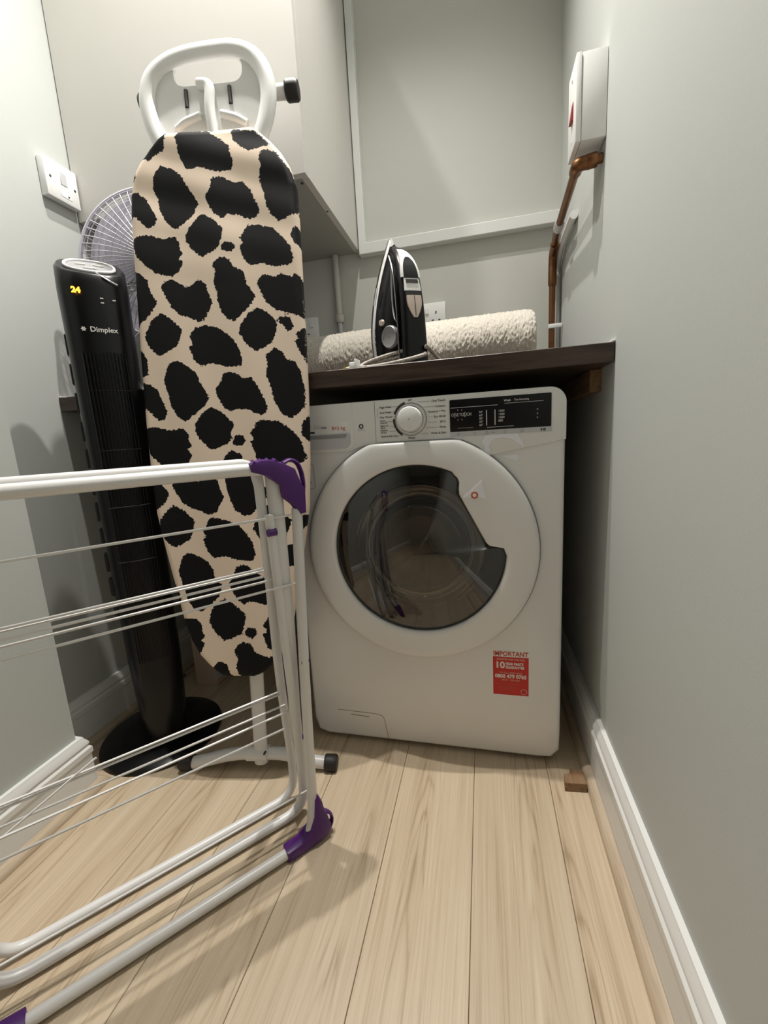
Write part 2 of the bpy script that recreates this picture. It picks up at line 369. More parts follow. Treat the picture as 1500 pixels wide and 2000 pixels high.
# ================================================================== SETTING
# floor: underlay + planks
fl = struct('floor', box(XL - .05, .05, YF - .05, YB + .05, -.06, -.008), M_['gap'])
PW = 0.1633
k0 = -0.1115 + PW
xs = [k0 - PW * i for i in range(0, 10)]
for i in range(len(xs) - 1):
    xr, xl = xs[i], xs[i + 1]
    cuts = [YF, -2.75 + .31 * ((i * 2) % 3), -1.62 + .31 * ((i * 2) % 3), YB]
    if i % 2: cuts = [YF, -2.18 - .11 * (i % 3), -.98 - .11 * (i % 3), YB]
    for ya, yb in zip(cuts, cuts[1:]):
        x1 = min(xr, 0.0) - .0004; x0 = max(xl, XL) + .0004
        if x1 - x0 < .01: continue
        o = obj('plank', box(x0, x1, ya + .0006, yb - .0006, -.008, 0, .0009, 1), M_['floor'], fl, smooth=False)
        cx, cy = (x0 + x1) / 2, (ya + yb) / 2
        o.data.transform(Matrix.Translation((-cx, -cy, 0))); o.location = (cx, cy, 0)
struct('wall_right', box(0, .10, YF, YB + .1, 0, ZC), M_['wall'], smooth=False)
struct('wall_back', box(XL - .1, 0, YB, YB + .1, 0, ZC), M_['wallb'], smooth=False)
struct('wall_left', prism([(XL - .1, YF), (XN, YF), (XN, YN), (XL, YN), (XL, YB), (XL - .1, YB)], 0, ZC, 'xy'), M_['wall'], smooth=False)
struct('wall_front', box(XL - .1, .10, YF - .1, YF, 0, ZC), M_['hall'], smooth=False)
struct('ceiling', box(XL - .1, .10, YF - .1, YB + .1, ZC, ZC + .1), M_['ceil'], smooth=False)

# skirting boards, swept with mitres
BEAD = [(.0176, 0), (.036, 0), (.036, .004), (.034, .010), (.029, .0145), (.0235, .0165), (.0176, .017)]
SKIRT = [(0, 0), (.0175, 0), (.0165, .088), (.0195, .092), (.0195, .104), (.016, .108), (.0145, .109), (.0145, .112), (.0165, .115), (.0155, .121), (.011, .128), (.009, .134), (0, .134)]
def sweep_skirt(path, side, PROF=SKIRT):
    """path: list of (x, y); side=+1: profile to the left of the travel direction"""
    P = [Vector((*p, 0)) for p in path]; V, F = [], []; n = len(PROF)
    for i, p in enumerate(P):
        d1 = (P[i] - P[i - 1]).normalized() if i else None
        d2 = (P[i + 1] - P[i]).normalized() if i < len(P) - 1 else None
        nr = lambda d: Vector((-d.y, d.x, 0)) * side
        if d1 is None: m = nr(d2)
        elif d2 is None: m = nr(d1)
        else:
            a, b = nr(d1), nr(d2); m = (a + b).normalized(); m = m / max(.2, m.dot(a))
        for q, h in PROF: V.append(p + m * q + Vector((0, 0, h)))
    for i in range(len(P) - 1):
        for k in range(n - 1): F.append([i * n + k, (i + 1) * n + k, (i + 1) * n + k + 1, i * n + k + 1])
    F.append(list(range(n))); F.append([(len(P) - 1) * n + k for k in range(n)][::-1])
    b = bmesh.new(); vs = [b.verts.new(v) for v in V]
    for f in F: b.faces.new([vs[i] for i in f])
    bmesh.ops.recalc_face_normals(b, faces=b.faces[:]); return b
struct('baseboard_right', sweep_skirt([(0, YF), (0, YB)], 1), M_['skirt'], angle=30)
struct('baseboard_left', sweep_skirt([(XN, YF), (XN, YN), (XL, YN), (XL, YB)], -1), M_['skirt'], angle=30)

struct('trim_2', sweep_skirt([(0, YF), (0, YB)], 1, BEAD), M_['bead'], angle=30)
struct('trim_3', sweep_skirt([(XN, YF), (XN, YN), (XL, YN), (XL, YB)], -1, BEAD), M_['bead'], angle=30)

# white batten framing the back wall panel
TX, TZ0, TZ1 = -.640, 1.386, 1.421
bt = prism([(TX, TZ0), (-.001, TZ0), (-.001, TZ1), (TX + .024, TZ1), (TX + .024, ZC), (TX, ZC)], YB - .030, YB, 'xz', .002)
struct('trim_1', bt, M_['trim'], smooth=False)

# downlights
for (lx, ly), w, tl, wh in LAMPS:
    t = thing('downlight', 'round recessed ceiling downlight ' + wh, 'light', (lx, ly, ZC - .012), group='ceiling downlights')
    obj('bezel', lathe([(.030, .004), (.032, 0), (.044, .001), (.047, .006), (.047, .012)], 32, 'z', (lx, ly, ZC - .012)), M_['wplastic'], t)
    obj('lens', lathe([(.001, .006), (.030, .006)], 32, 'z', (lx, ly, ZC - .012)), M_['led_w'] if 'led_w' in M_ else M_.setdefault('led_w', mat('lamp_lens', (.9, .9, .85), .4, emit=LAMP_COL, estr=6)), t)
    l = bpy.data.lights.new('downlight_lamp', 'SPOT'); l.energy = w; l.color = LAMP_COL; l.spot_size = radians(140); l.spot_blend = 1.0; l.shadow_soft_size = .014
    lo = bpy.data.objects.new('downlight_lamp', l); C.objects.link(lo); lo.parent = t; lo.location = (0, 0, -.012); lo.rotation_euler = (-radians(tl), 0, 0)

# ================================================================== WORKTOP, BATTEN, BLOCK
t = thing('worktop', 'dark walnut worktop spanning the alcove above the washing machine', 'worktop', ((XL) / 2, YB / 2, ZT - TT))
obj('slab', box(XL + .001, -.0015, 0.0, YB - .001, ZT - TT, ZT, .0012, 1), M_['dark'], t, smooth=False)
for sb in (box(-.006, -.0005, 0.001, YB - .01, ZT + .0002, ZT + .005, .001, 1), box(XL + .0006, XL + .005, .001, YB - .01, ZT + .0002, ZT + .0035, .001, 1)):
    tag(obj('sealant', sb, M_['seal'], t, smooth=False), 'white sealant bead along the wall')
solo('timber_batten', box(-.0225, -.0005, .09, YB - .03, ZT - TT - .046, ZT - TT - .0005, .001, 1), M_['timber'], 'raw timber batten on the right wall under the worktop', 'batten', smooth=False)
solo('wood_block', prism([(-.083, -.060), (-.0385, -.056), (-.0385, -.020), (-.066, -.018), (-.070, -.032), (-.081, -.036)], 0, .021, 'xy', .0015), M_['timber'], 'small brown wood offcut on the floor beside the right skirting', 'wood block', smooth=False)

# ================================================================== WALL CABINET
t = thing('wall_cabinet', 'pale wall cabinet above the worktop in the left corner', 'cabinet', ((XL + CBX) / 2, (CBY + YB) / 2, CBZ))
ZCB = 2.20
obj('side_panel', box(CBX - .018, CBX, CBY + .020, YB - .001, CBZ, ZCB, .0008, 1), M_['cab'], t, smooth=False)
obj('side_panel', box(XL + .002, XL + .020, CBY + .020, YB - .001, CBZ, ZCB, .0008, 1), M_['cab'], t, smooth=False)
obj('bottom_panel', box(XL + .021, CBX - .0185, CBY + .0205, YB - .001, CBZ + .001, CBZ + .019), M_['cabin'], t, smooth=False)
obj('top_panel', box(XL + .021, CBX - .0185, CBY + .0205, YB - .001, ZCB - .018, ZCB), M_['cabin'], t, smooth=False)
xm = XL + .335
for a, b in ((XL + .003, CBX),):
    obj('door', box(a, b, CBY, CBY + .0185, CBZ - .001, ZCB, .0012, 2), M_['cab'], t, smooth=False)
for sx, sy in ((-.668, .19), (-.655, .33)):
    obj('screw_hole', prism(disc_poly(sx, sy, .0035, 12), CBZ - .0006, CBZ + .0012, 'xy'), M_['ink'], t)

# ================================================================== ELECTRICS AND PIPES
# fused spur on the left wall
sy0, sy1, sz0, sz1, sd = .058, .148, 1.425, 1.516, .022
t = thing('spur_plate', 'white square fused spur plate on the left wall', 'switch plate', (XL, (sy0 + sy1) / 2, sz0))
obj('plate', box(XL + .0005, XL + sd, sy0, sy1, sz0, sz1, .003, 2), M_['wplastic'], t)
obj('rocker', box(XL + sd - .002, XL + sd + .0012, .098, .116, 1.466, 1.496, .001, 1), M_['lgrey'], t)
obj('fuse_carrier', box(XL + sd - .002, XL + sd + .0008, .094, .124, 1.437, 1.457, .001, 1), M_['wplastic'], t)
for yy, zz in ((.071, 1.472), (.137, 1.469)): obj('screw', prism(disc_poly(yy, zz, .003, 10), XL + sd - .001, XL + sd + .0006, 'yz'), M_['ink'], t)
obj('indicator', prism(disc_poly(.115, 1.443, .0025, 10), XL + sd, XL + sd + .0011, 'yz'), M_['ink'], t)

# cooker style isolator on the right wall
by0, by1, bz0, bz1 = .112, .186, 1.327, 1.477
t = thing('isolator_switch', 'white surface isolator box with red rocker on the right wall', 'switch', (0, (by0 + by1) / 2, bz0))
obj('back_box', box(-.046, -.0005, by0, by1, bz0, bz1, .002, 2), M_['wplastic'], t)
obj('face_plate', box(-.057, -.0465, by0 - .001, by1 + .001, bz0 - .001, bz1 + .001, .0025, 2), M_['wplastic'], t)
obj('rocker', prism([(-.0575, 1.378), (-.0625, 1.378), (-.0575, 1.412)], .134, .152, 'xz'), M_['rswitch'], t, smooth=False)
for zz in (1.345, 1.455): obj('screw', prism(disc_poly(.149, zz, .003, 10), -.0578, -.0565, 'yz'), M_['lgrey'], t)

# copper pipe: out of the wall under the isolator, back along the wall, down behind the worktop
t = thing('copper_pipe', 'brown copper pipe under the isolator running down to the worktop', 'pipe', (-.03, .56, ZT))
pp = fillet([(-.001, .135, 1.302), (-.046, .140, 1.300), (-.036, .46, 1.300), (-.030, .555, 1.285), (-.0300, .56, 1.18), (-.0300, .56, ZT + .001)], .02, 6)
obj('pipe', tube(pp, .0092, 14), M_['copper'], t)
def sleeve(a, b, r, m=None, par=t, nm='fitting'): return obj(nm, tube([Vector(a), Vector(a).lerp(Vector(b), .12), Vector(a).lerp(Vector(b), .88), Vector(b)], [r * .94, r, r, r * .94], 14), m or M_['copper'], par)
sleeve((-.010, .136, 1.3016), (-.030, .1385, 1.3007), .0135)
obj('elbow', tube(fillet([(-.030, .1385, 1.3007), (-.046, .140, 1.300), (-.0452, .165, 1.300)], .016, 6), .0128, 14), M_['copper'], t)
sleeve((-.0300, .5575, 1.255), (-.0300, .5595, 1.20), .0122)
obj('elbow', tube(fillet([(-.0325, .50, 1.293), (-.030, .555, 1.285), (-.0300, .558, 1.245)], .02, 6), .0120, 14), M_['copper'], t)
sleeve((-.0380, .385, 1.300), (-.0372, .425, 1.300), .0125, M_['lgrey'], t, 'collar')
# white conduit behind it
t = thing('white_conduit', 'thin white conduit behind the copper pipe on the right wall', 'conduit', (-.011, .58, ZT))
obj('pipe', tube(fillet([(-.0105, .40, 1.300), (-.0105, .545, 1.293), (-.0105, .590, 1.26), (-.0105, .592, ZT + .001)], .03, 6), .0095, 12), M_['wplastic'], t)
obj('elbow', tube([(-.0105, .355, 1.300), (-.0105, .405, 1.300)], .0102, 14), M_['wplastic'], t)
t2 = tag(obj('pipe_clip', box(-.041, -.001, .5475, .5545, 1.075, 1.088, .002, 2), M_['wplastic']), 'white plastic strap clip holding the copper pipe and conduit', 'clip'); recenter(t2)

# sockets on the back wall
def socket(x0, x1, z0, z1, label, dbl):
    t = thing('wall_socket', label, 'socket', ((x0 + x1) / 2, YB, z0))
    obj('plate', box(x0, x1, YB - .010, YB - .0005, z0, z1, .002, 2), M_['wplastic'], t)
    w = x1 - x0; zm = (z0 + z1) / 2
    for sx in ((.43, .57) if dbl else (.7,)):
        obj('rocker', box(x0 + w * sx - .006, x0 + w * sx + .006, YB - .0135, YB - .0095, zm + .008, zm + .028, .001, 1), M_['wplastic'], t)
    for cx in ((.22, .78) if dbl else (.42,)):
        for dx, dz, hw, hh in ((0, .012, .0022, .0045), (-.011, -.012, .0035, .002), (.011, -.012, .0035, .002)):
            obj('pin_slot', box(x0 + w * cx + dx - hw, x0 + w * cx + dx + hw, YB - .0104, YB - .0098, zm + dz - hh, zm + dz + hh), M_['ink'], t, smooth=False)
    return t
socket(-.505, -.358, 1.124, 1.211, 'white double wall socket behind the steam iron', True)
socket(-.900, -.815, 1.128, 1.216, 'white wall socket in the shadow under the cabinet', False)

# white pipe under the cabinet
t = thing('waste_pipe', 'thin pale pipe dropping from the cabinet underside on the back wall', 'pipe', (-.73, YB - .014, ZT))
obj('pipe', tube([(-.731, YB - .014, CBZ - .0005), (-.730, YB - .014, 1.205)], .0105, 14), M_['pipe'], t)
obj('coupling', tube([(-.730, YB - .014, 1.212), (-.730, YB - .014, 1.207), (-.730, YB - .014, 1.188), (-.730, YB - .014, 1.184)], [.011, .0155, .0155, .013], 16), M_['pipe'], t)
obj('lower_pipe', tube([(-.730, YB - .014, 1.186), (-.730, YB - .014, ZT + .001)], .0075, 12), M_['lgrey'], t)
# ================================================================== WASHING MACHINE
WX, WZ, WY, WW, WH = -.690, .010, .015, .610, .845
OX = -.675                                     # measuring origin of the front details
t = wm = thing('washing_machine', 'white front-loading washing machine with a dark round glass door', 'washing machine', (WX + WW / 2, .28, 0))
def F_(x, z, y=WY): return (OX + x, y, WZ + z)
CXD, CZD = .284, .508                          # door centre in front coordinates
NA = 144
angs = [2 * pi * i / NA for i in range(NA)]
def outer_loop(rad, ztop, y):
    out = []
    for a in angs:
        r = rad
        s = sin(a)
        if s > 0 and r * s > ztop - CZD:
            # soft flat top
            ex = r * s - (ztop - CZD); r = r - ex / s * .95
        out.append(Vector(F_(CXD + r * cos(a), CZD + r * s, y)))
    return out
def rect_loop(x0, x1, z0, z1, rad, y):
    poly = rrect(x0, x1, z0, z1, rad, 8); n = len(poly); out = []
    c = (CXD, CZD)
    for a in angs:
        d = (cos(a), sin(a)); best = None
        for i in range(n):
            p, q = poly[i], poly[(i + 1) % n]; ex, ez = q[0] - p[0], q[1] - p[1]
            den = d[0] * ez - d[1] * ex
            if abs(den) < 1e-12: continue
            tt = ((p[0] - c[0]) * ez - (p[1] - c[1]) * ex) / den; uu = ((p[0] - c[0]) * d[1] - (p[1] - c[1]) * d[0]) / den
            if tt > 0 and -1e-6 <= uu <= 1 + 1e-6 and (best is None or tt < best): best = tt
        out.append(Vector(F_(c[0] + d[0] * best, c[1] + d[1] * best, y)))
    return out
x0, x1 = -.015, .595
# casing: front panel with a round opening, edges rolled back into the sides
L = [outer_loop(.20, 9, .06), outer_loop(.20, 9, WY + .001), outer_loop(.235, 9, WY)]
for ins, yy in ((.012, WY), (.006, WY + .0018), (.0022, WY + .006), (0, WY + .014), (0, .545)):
    L.append(rect_loop(x0 + ins, x1 - ins, 0 + ins, WH - ins, .03 - ins * .6, yy))
V, F = bridge(L); n = len(angs); F.append([(len(L) - 1) * n + k for k in range(n)])
b = bmesh.new(); vs = [b.verts.new(v) for v in V]
for f in F: b.faces.new([vs[i] for i in f])
bmesh.ops.recalc_face_normals(b, faces=b.faces[:])
casing = obj('casing', b, M_['white'], t, angle=50)
for fx in (.04, .54):
    for fy in (.06, .50): obj('foot', tube([(OX + fx, fy, .0), (OX + fx, fy, WZ + .001)], .018, 14), M_['rubber'], t)

# control fascia
fas = [(-.014, .738), (.136, .736), (.150, .741), (.172, .7475), (.215, .7525), (.36, .7530), (.392, .7475), (.420, .733), (.440, .7125), (.5945, .7395)]
top = rrect(-.0145, .5945, .6, .8445, .032, 8)
fas += [p for p in top if p[1] > .79]
fa = prism([(OX + a, WZ + c) for a, c in fas], WY - .004, WY + .012, 'xz', .0035)
fascia = obj('control_fascia', fa, M_['white'], t, angle=35)
YFA = WY - .0042
obj('fascia_seam', tube([F_(.202, .842, YFA + .0003), F_(.201, .754, YFA + .0003)], .0006, 6), M_['greyink'], fascia)
# drawer with grip recess
dr = obj('detergent_drawer', prism([(OX + a, WZ + c) for a, c in rrect(-.013, .150, .741, .8435, [.004, .016, .004, .004], 5)], YFA - .0012, YFA + .002, 'xz', .001), M_['white'], t)
obj('grip_recess', prism([(OX + a, WZ + c) for a, c in rrect(-.01, .143, .744, .779, [.004, .016, .006, .004], 5)], YFA - .0016, YFA - .0010, 'xz'), M_['lgrey'], dr)
obj('grip_painted_shade', prism([(OX + a, WZ + c) for a, c in ((-.01, .768), (.130, .768), (.134, .772), (.134, .7765), (-.01, .7765))], YFA - .0022, YFA - .0012, 'xz'), M_['grey'], dr)  # flat grey strip painting the shade under the grip lip
# dial
KX, KZ = .281, .799
kn = obj('programme_dial', lathe([(.030, 0), (.030, -.002), (.0265, -.004), (.0262, -.018), (.0245, -.0225), (.020, -.024), (.001, -.0245)], 48, 'y', F_(KX, KZ, YFA)), M_['wplastic'], t)
obj('chrome_ring', lathe([(.0262, -.0085), (.0285, -.006), (.0292, -.002), (.0292, .001)], 48, 'y', F_(KX, KZ, YFA)), M_['silver'], kn)
obj('dial_scale', lathe([(.0335, .0006), (.0335, -.0010), (.0350, -.0010), (.0350, .0006)], 48, 'y', F_(KX, KZ, YFA)), M_['silver'], kn)
for a0, a1 in ((radians(108), radians(160)), (radians(176), radians(205)), (radians(207), radians(238))):
    pl = disc_poly(KX, KZ, .0392, 14, a0, a1) + disc_poly(KX, KZ, .0352, 14, a0, a1)[::-1]
    obj('scale_arc', prism([(OX + a, WZ + c) for a, c in pl], YFA - .0008, YFA + .001, 'xz'), M_['ink'], kn)
TY = YFA - .0003
for s, zz in (('High Heat', .828), ('Low Heat', .817), ('Dry Wool', .807)):
    text(s, .0062, frontM(OX + .213, TY, WZ + zz), M_['ink'], fascia)
for s1, s2, zz in (('Active', 'Care 30', .797), ('Rapid 14', '30-44', .786), ('Delicate', '59 min', .776)):
    text(s1, .0048, frontM(OX + .213, TY, WZ + zz + .0026), M_['ink'], fascia); text(s2, .0048, frontM(OX + .213, TY, WZ + zz - .0022), M_['ink'], fascia)
text('Hand & Silk Care', .0055, frontM(OX + .213, TY, WZ + .7655), M_['ink'], fascia)
text('OFF', .005, frontM(OX + KX, TY, WZ + .839), M_['ink'], fascia, 'CENTER')
text('Mixed', .006, frontM(OX + KX, TY, WZ + .7595), M_['ink'], fascia, 'CENTER')
for s, zz in (('One Touch', .834), ('Cottons', .8225), ('Cottons + Pre', .812), ('Eco 40-60', .801), ('20\u00b0C', .790), ('Rinse', .779), ('Drain & Spin', .767)):
    text(s, .0062, frontM(OX + .356, TY, WZ + zz), M_['ink'], fascia, 'RIGHT')
ln = []
for zz, xa, xb in ((.834, .298, .322), (.8225, .308, .334), (.812, .316, .324), (.801, .319, .328), (.790, .319, .338), (.779, .313, .339), (.767, .303, .318)):
    ln.append(box(OX + xa, OX + xb, TY, TY + .0004, WZ + zz - .0003, WZ + zz + .0003))
for zz, xa, xb in ((.828, .236, .262), (.817, .235, .252), (.807, .237, .246), (.797, .229, .243), (.786, .233, .243), (.776, .233, .246), (.7655, .249, .262)):
    ln.append(box(OX + xa, OX + xb, TY, TY + .0004, WZ + zz - .0003, WZ + zz + .0003))
ln.append(box(OX + .2075, OX + .2081, TY, TY + .0004, WZ + .807, WZ + .828))
for g in ln: obj('guide_line', g, M_['greyink'], fascia, smooth=False)
text('H-DRY', .0125, frontM(OX + .012, YFA - .0015, WZ + .7935), M_['ink'], dr, bold=.0001)
text('300', .0125, frontM(OX + .055, YFA - .0015, WZ + .7945), M_['lgrey'], dr)
text('Lite', .009, frontM(OX + .074, YFA - .0015, WZ + .7935), M_['ink'], dr)
obj('underline', box(OX - .01, OX + .058, YFA - .0016, YFA - .001, WZ + .7815, WZ + .7855), M_['ink'], dr, smooth=False)
text('8+5 kg', .0115, frontM(OX + .100, YFA - .0015, WZ + .790), M_['redink'], dr)
wl = merge(*[tube([F_(.169 + .0052 * cos(a + 2.1 * k) * .8, .791 + .0042 * sin(a + 2.1 * k) * 1.0, TY) for a in [i * .35 for i in range(12)]], .0011, 6) for k in range(3)])
obj('wool_mark', wl, M_['ink'], fascia)
obj('wool_caption', box(OX + .160, OX + .178, TY, TY + .0004, WZ + .7825, WZ + .7832), M_['greyink'], fascia, smooth=False)
# display
dp = obj('display_panel', prism([(OX + a, WZ + c) for a, c in rrect(.3645, .5655, .767, .8325, .002, 3)], YFA - .0014, YFA + .001, 'xz', .0004), M_['black'], t)
DY = YFA - .0018
text('Wash', .0058, frontM(OX + .474, DY, WZ + .8235), M_['wink'], dp, bold=.0001); text('Time Remaining', .0055, frontM(OX + .494, DY, WZ + .8235), M_['wink'], dp, sx=.8)
text('ONE', .0088, frontM(OX + .3675, DY, WZ + .801), M_['lgrey'], dp, sx=.85); text('TOUCH', .0088, frontM(OX + .384, DY, WZ + .801), M_['wink'], dp, sx=.8)
ln = [box(OX + .367, OX + .462, DY, DY + .0005, WZ + .8155, WZ + .8165), box(OX + .475, OX + .550, DY, DY + .0005, WZ + .8175, WZ + .8183),
      box(OX + .4385, OX + .4405, DY, DY + .0005, WZ + .776, WZ + .807), box(OX + .4555, OX + .4575, DY, DY + .0005, WZ + .776, WZ + .807), box(OX + .440, OX + .493, DY, DY + .0005, WZ + .7715, WZ + .7725), box(OX + .380, OX + .412, DY, DY + .0005, WZ + .7735, WZ + .774)]
for k in range(8):                              # ray marks round the lettering
    a = k * pi / 4 + pi / 8; ln.append(tform(box(.009, .0125, 0, .0005, -.0005, .0005), Matrix.Translation(F_(.3855, .801, DY)) @ Matrix.Rotation(-a, 4, 'Y')))
for g in ln: obj('display_line', g, M_['lgrey'], dp, smooth=False)
for i, s in enumerate(('90\u00b0', '60\u00b0', '40\u00b0', '30\u00b0', '20\u00b0')): text(s, .0062, frontM(OX + .433, DY, WZ + .8035 - i * .0065), M_['wink'], dp, 'RIGHT')
for i, s in enumerate(('1500', '1300', '1000', '800')): text(s, .0062, frontM(OX + .463, DY, WZ + .8035 - i * .0065), M_['wink'], dp)
for zz in (.802, .7935, .786): obj('indicator_dot', prism(disc_poly(OX + .539, WZ + zz, .0016, 10), DY, DY + .0005), M_['greyink'], dp)
bs = obj('button_strip', box(OX + .3655, OX + .5665, YFA - .0010, YFA + .001, WZ + .7565, WZ + .7665), M_['lgrey'], t, smooth=False)
ring = lambda x: tube([F_(x + .0026 * cos(a), .7615 + .0026 * sin(a), YFA - .0012) for a in [i * pi / 6 for i in range(12)]], .0004, 5, True)
for g in (ring(.415), ring(.440), ring(.476), ring(.510), prism([(OX + .379, WZ + .759), (OX + .381, WZ + .759), (OX + .3835, WZ + .7645), (OX + .3815, WZ + .7645)], YFA - .0014, YFA), box(OX + .449, OX + .456, YFA - .0014, YFA, WZ + .7605, WZ + .7625)): obj('button_icon', g, M_['greyink'], bs, smooth=False)
obj('start_icon', merge(prism([(OX + .5455, WZ + .7585), (OX + .5495, WZ + .7615), (OX + .5455, WZ + .7645)], YFA - .0014, YFA), box(OX + .5505, OX + .5522, YFA - .0014, YFA, WZ + .7585, WZ + .7645), box(OX + .5530, OX + .5547, YFA - .0014, YFA, WZ + .7585, WZ + .7645)), M_['ink'], bs, smooth=False)

# door: ring with grip notch
notch = [(.369, .678), (.379, .668), (.3815, .655), (.378, .638), (.436, .525), (.4405, .5215), (.449, .520), (.464, .520), (.471, .517), (.4745, .505)]
def inner_r(a, base=.1935):
    d = (cos(a), sin(a)); best = base
    for p, q in zip(notch, notch[1:]):
        px, pz, qx, qz = p[0] - CXD, p[1] - CZD, q[0] - CXD, q[1] - CZD
        ex, ez = qx - px, qz - pz; den = d[0] * ez - d[1] * ex
        if abs(den) < 1e-12: continue
        tt = (px * ez - pz * ex) / den; uu = (px * d[1] - pz * d[0]) / den
        if tt > 0 and 0 <= uu <= 1: best = min(best, tt)
    return best
def in_loop(dr_, y): return [Vector(F_(CXD + (inner_r(a) + dr_) * cos(a), CZD + (inner_r(a) + dr_) * sin(a), y)) for a in angs]
RD = .2615
O = [outer_loop(RD, .7508, WY + .004), outer_loop(RD, .7508, WY - .008), outer_loop(RD - .0012, .7502, WY - .0125), outer_loop(RD - .005, .748, WY - .0165), outer_loop(RD - .011, .7435, WY - .0185), outer_loop(RD - .020, .737, WY - .0195)]
I = [in_loop(.012, WY - .0210), in_loop(.004, WY - .0205), in_loop(.001, WY - .0185), in_loop(0, WY - .014), in_loop(0, WY + .004)]
mid = [[O[-1][i].lerp(I[0][i], k) + Vector((0, -.0006 * sin(pi * k), 0)) for i in range(NA)] for k in (.33, .66)]
V, F = bridge(O + mid + I)
door = obj('door', (V, [f[::-1] for f in F]), M_['white'], t, angle=45)
obj('door_gap', tube([p + Vector((0, -.002, 0)) for p in outer_loop(RD + .0016, .7522, WY)], .0016, 6, True), M_['grey'], door)
# tinted window, seal, inner bowl and drum
mg = bpy.data.materials.new('tinted_door_glass'); mg.use_nodes = True; nt = mg.node_tree; nt.nodes.clear()
out = nt.nodes.new('ShaderNodeOutputMaterial'); mx = nt.nodes.new('ShaderNodeMixShader'); tr = nt.nodes.new('ShaderNodeBsdfTransparent'); gl = nt.nodes.new('ShaderNodeBsdfGlossy'); fr = nt.nodes.new('ShaderNodeFresnel')
tr.inputs[0].default_value = (.45, .41, .36, 1); gl.inputs['Roughness'].default_value = .03; fr.inputs[0].default_value = 2.0
nt.links.new(fr.outputs[0], mx.inputs[0]); nt.links.new(tr.outputs[0], mx.inputs[1]); nt.links.new(gl.outputs[0], mx.inputs[2]); nt.links.new(mx.outputs[0], out.inputs[0])
rings = []
for q in (1.0, .93, .8, .6, .4, .2, .01):
    rings.append([Vector(F_(CXD + (inner_r(a) - .0004) * q * cos(a), CZD + (inner_r(a) - .0004) * q * sin(a), WY - .011 - .034 * (1 - q * q))) for a in angs])
V, F = bridge(rings)
obj('door_glass', (V, [f[::-1] for f in F]), mg, door)
obj('door_seal', lathe([(.197, -.004), (.190, .004), (.176, .010), (.160, .013), (.150, .022), (.148, .034)], 72, 'y', F_(CXD, CZD, WY)), M_['grey_seal'] if 'grey_seal' in M_ else M_.setdefault('grey_seal', mat('grey_door_seal', (.16, .155, .145), .4)), t)
mb = bpy.data.materials.new('inner_glass_bowl'); mb.use_nodes = True; nt = mb.node_tree; nt.nodes.clear()
out = nt.nodes.new('ShaderNodeOutputMaterial'); mx = nt.nodes.new('ShaderNodeMixShader'); tr = nt.nodes.new('ShaderNodeBsdfTransparent'); gl = nt.nodes.new('ShaderNodeBsdfGlossy'); fr = nt.nodes.new('ShaderNodeFresnel')
tr.inputs[0].default_value = (.75, .72, .68, 1); gl.inputs['Roughness'].default_value = .05; fr.inputs[0].default_value = 2.0
nt.links.new(fr.outputs[0], mx.inputs[0]); nt.links.new(tr.outputs[0], mx.inputs[1]); nt.links.new(gl.outputs[0], mx.inputs[2]); nt.links.new(mx.outputs[0], out.inputs[0])
obj('glass_bowl', lathe([(.152, .012), (.149, .03), (.140, .055), (.122, .082), (.095, .10), (.05, .112), (.001, .115)], 64, 'y', F_(CXD, CZD, WY)), mb, door)
dm = obj('drum', lathe([(.150, .036), (.168, .042), (.225, .055), (.232, .075), (.232, .40), (.20, .425), (.06, .43), (.001, .43)], 72, 'y', F_(CXD, CZD, WY)), M_['steel'], t)
for k in range(3):
    a = radians(250 + 120 * k); R_ = Matrix.Translation(F_(CXD, CZD, 0)) @ Matrix.Rotation(-a, 4, 'Y')
    obj('lifter', tform(prism([(.232, -.035), (.195, -.012), (.188, 0), (.195, .012), (.232, .035)], .09, .40, 'xz', .004), R_), M_['steel'], dm)
# marks on the front
YM = WY - .0004
fl_ = fillet([F_(.054, .077, YM), F_(.150, .075, YM), F_(.176, .072, YM), F_(.187, .004, YM)], .02, 6)
ff = obj('filter_flap', tube(fl_, .0007, 6), M_['lgrey2'] if 'lgrey2' in M_ else M_.setdefault('lgrey2', mat('flap_seam', (.36, .31, .26), .6)), t)
obj('flap_grip', tube([F_(.090, .0665, YM), F_(.138, .064, YM)], .0011, 6), M_['lgrey2'], ff)
st = tag(obj('guarantee_sticker', box(OX + .445, OX + .5255, YM, WY + .001, WZ + .158, WZ + .2715), M_['wplastic'], t, smooth=False), 'white and red guarantee sticker')
obj('red_field', box(OX + .4462, OX + .5245, YM - .0002, YM + .0004, WZ + .1592, WZ + .2545), M_['red'], st, smooth=False)
SY = YM - .0005; XC = OX + .4853
text('IMPORTANT', .0155, frontM(XC, SY, WZ + .2620), M_['redink'], st, 'CENTER', bold=.0004, sx=.88)
text('REGISTER FOR THE FREE', .0060, frontM(XC, SY, WZ + .2485), M_['pinkink'], st, 'CENTER', bold=.0002, sx=.95)
text('10', .0220, frontM(OX + .4505, SY, WZ + .2335), M_['wink'], st, bold=.0007)
text('YEAR PARTS', .0090, frontM(OX + .4735, SY, WZ + .2375), M_['wink'], st, bold=.0003, sx=.8)
text('GUARANTEE', .0090, frontM(OX + .4735, SY, WZ + .2290), M_['wink'], st, bold=.0003, sx=.8)
text('TO CALL FREE NOW', .0055, frontM(XC, SY, WZ + .2150), M_['pinkink'], st, 'CENTER', bold=.0001)
text('0800 479 0765', .0125, frontM(XC, SY, WZ + .2060), M_['wink'], st, 'CENTER', bold=.0004, sx=.92)
text('MON - FRI 9AM', .0058, frontM(XC, SY, WZ + .1968), M_['pinkink'], st, 'CENTER', bold=.0001)
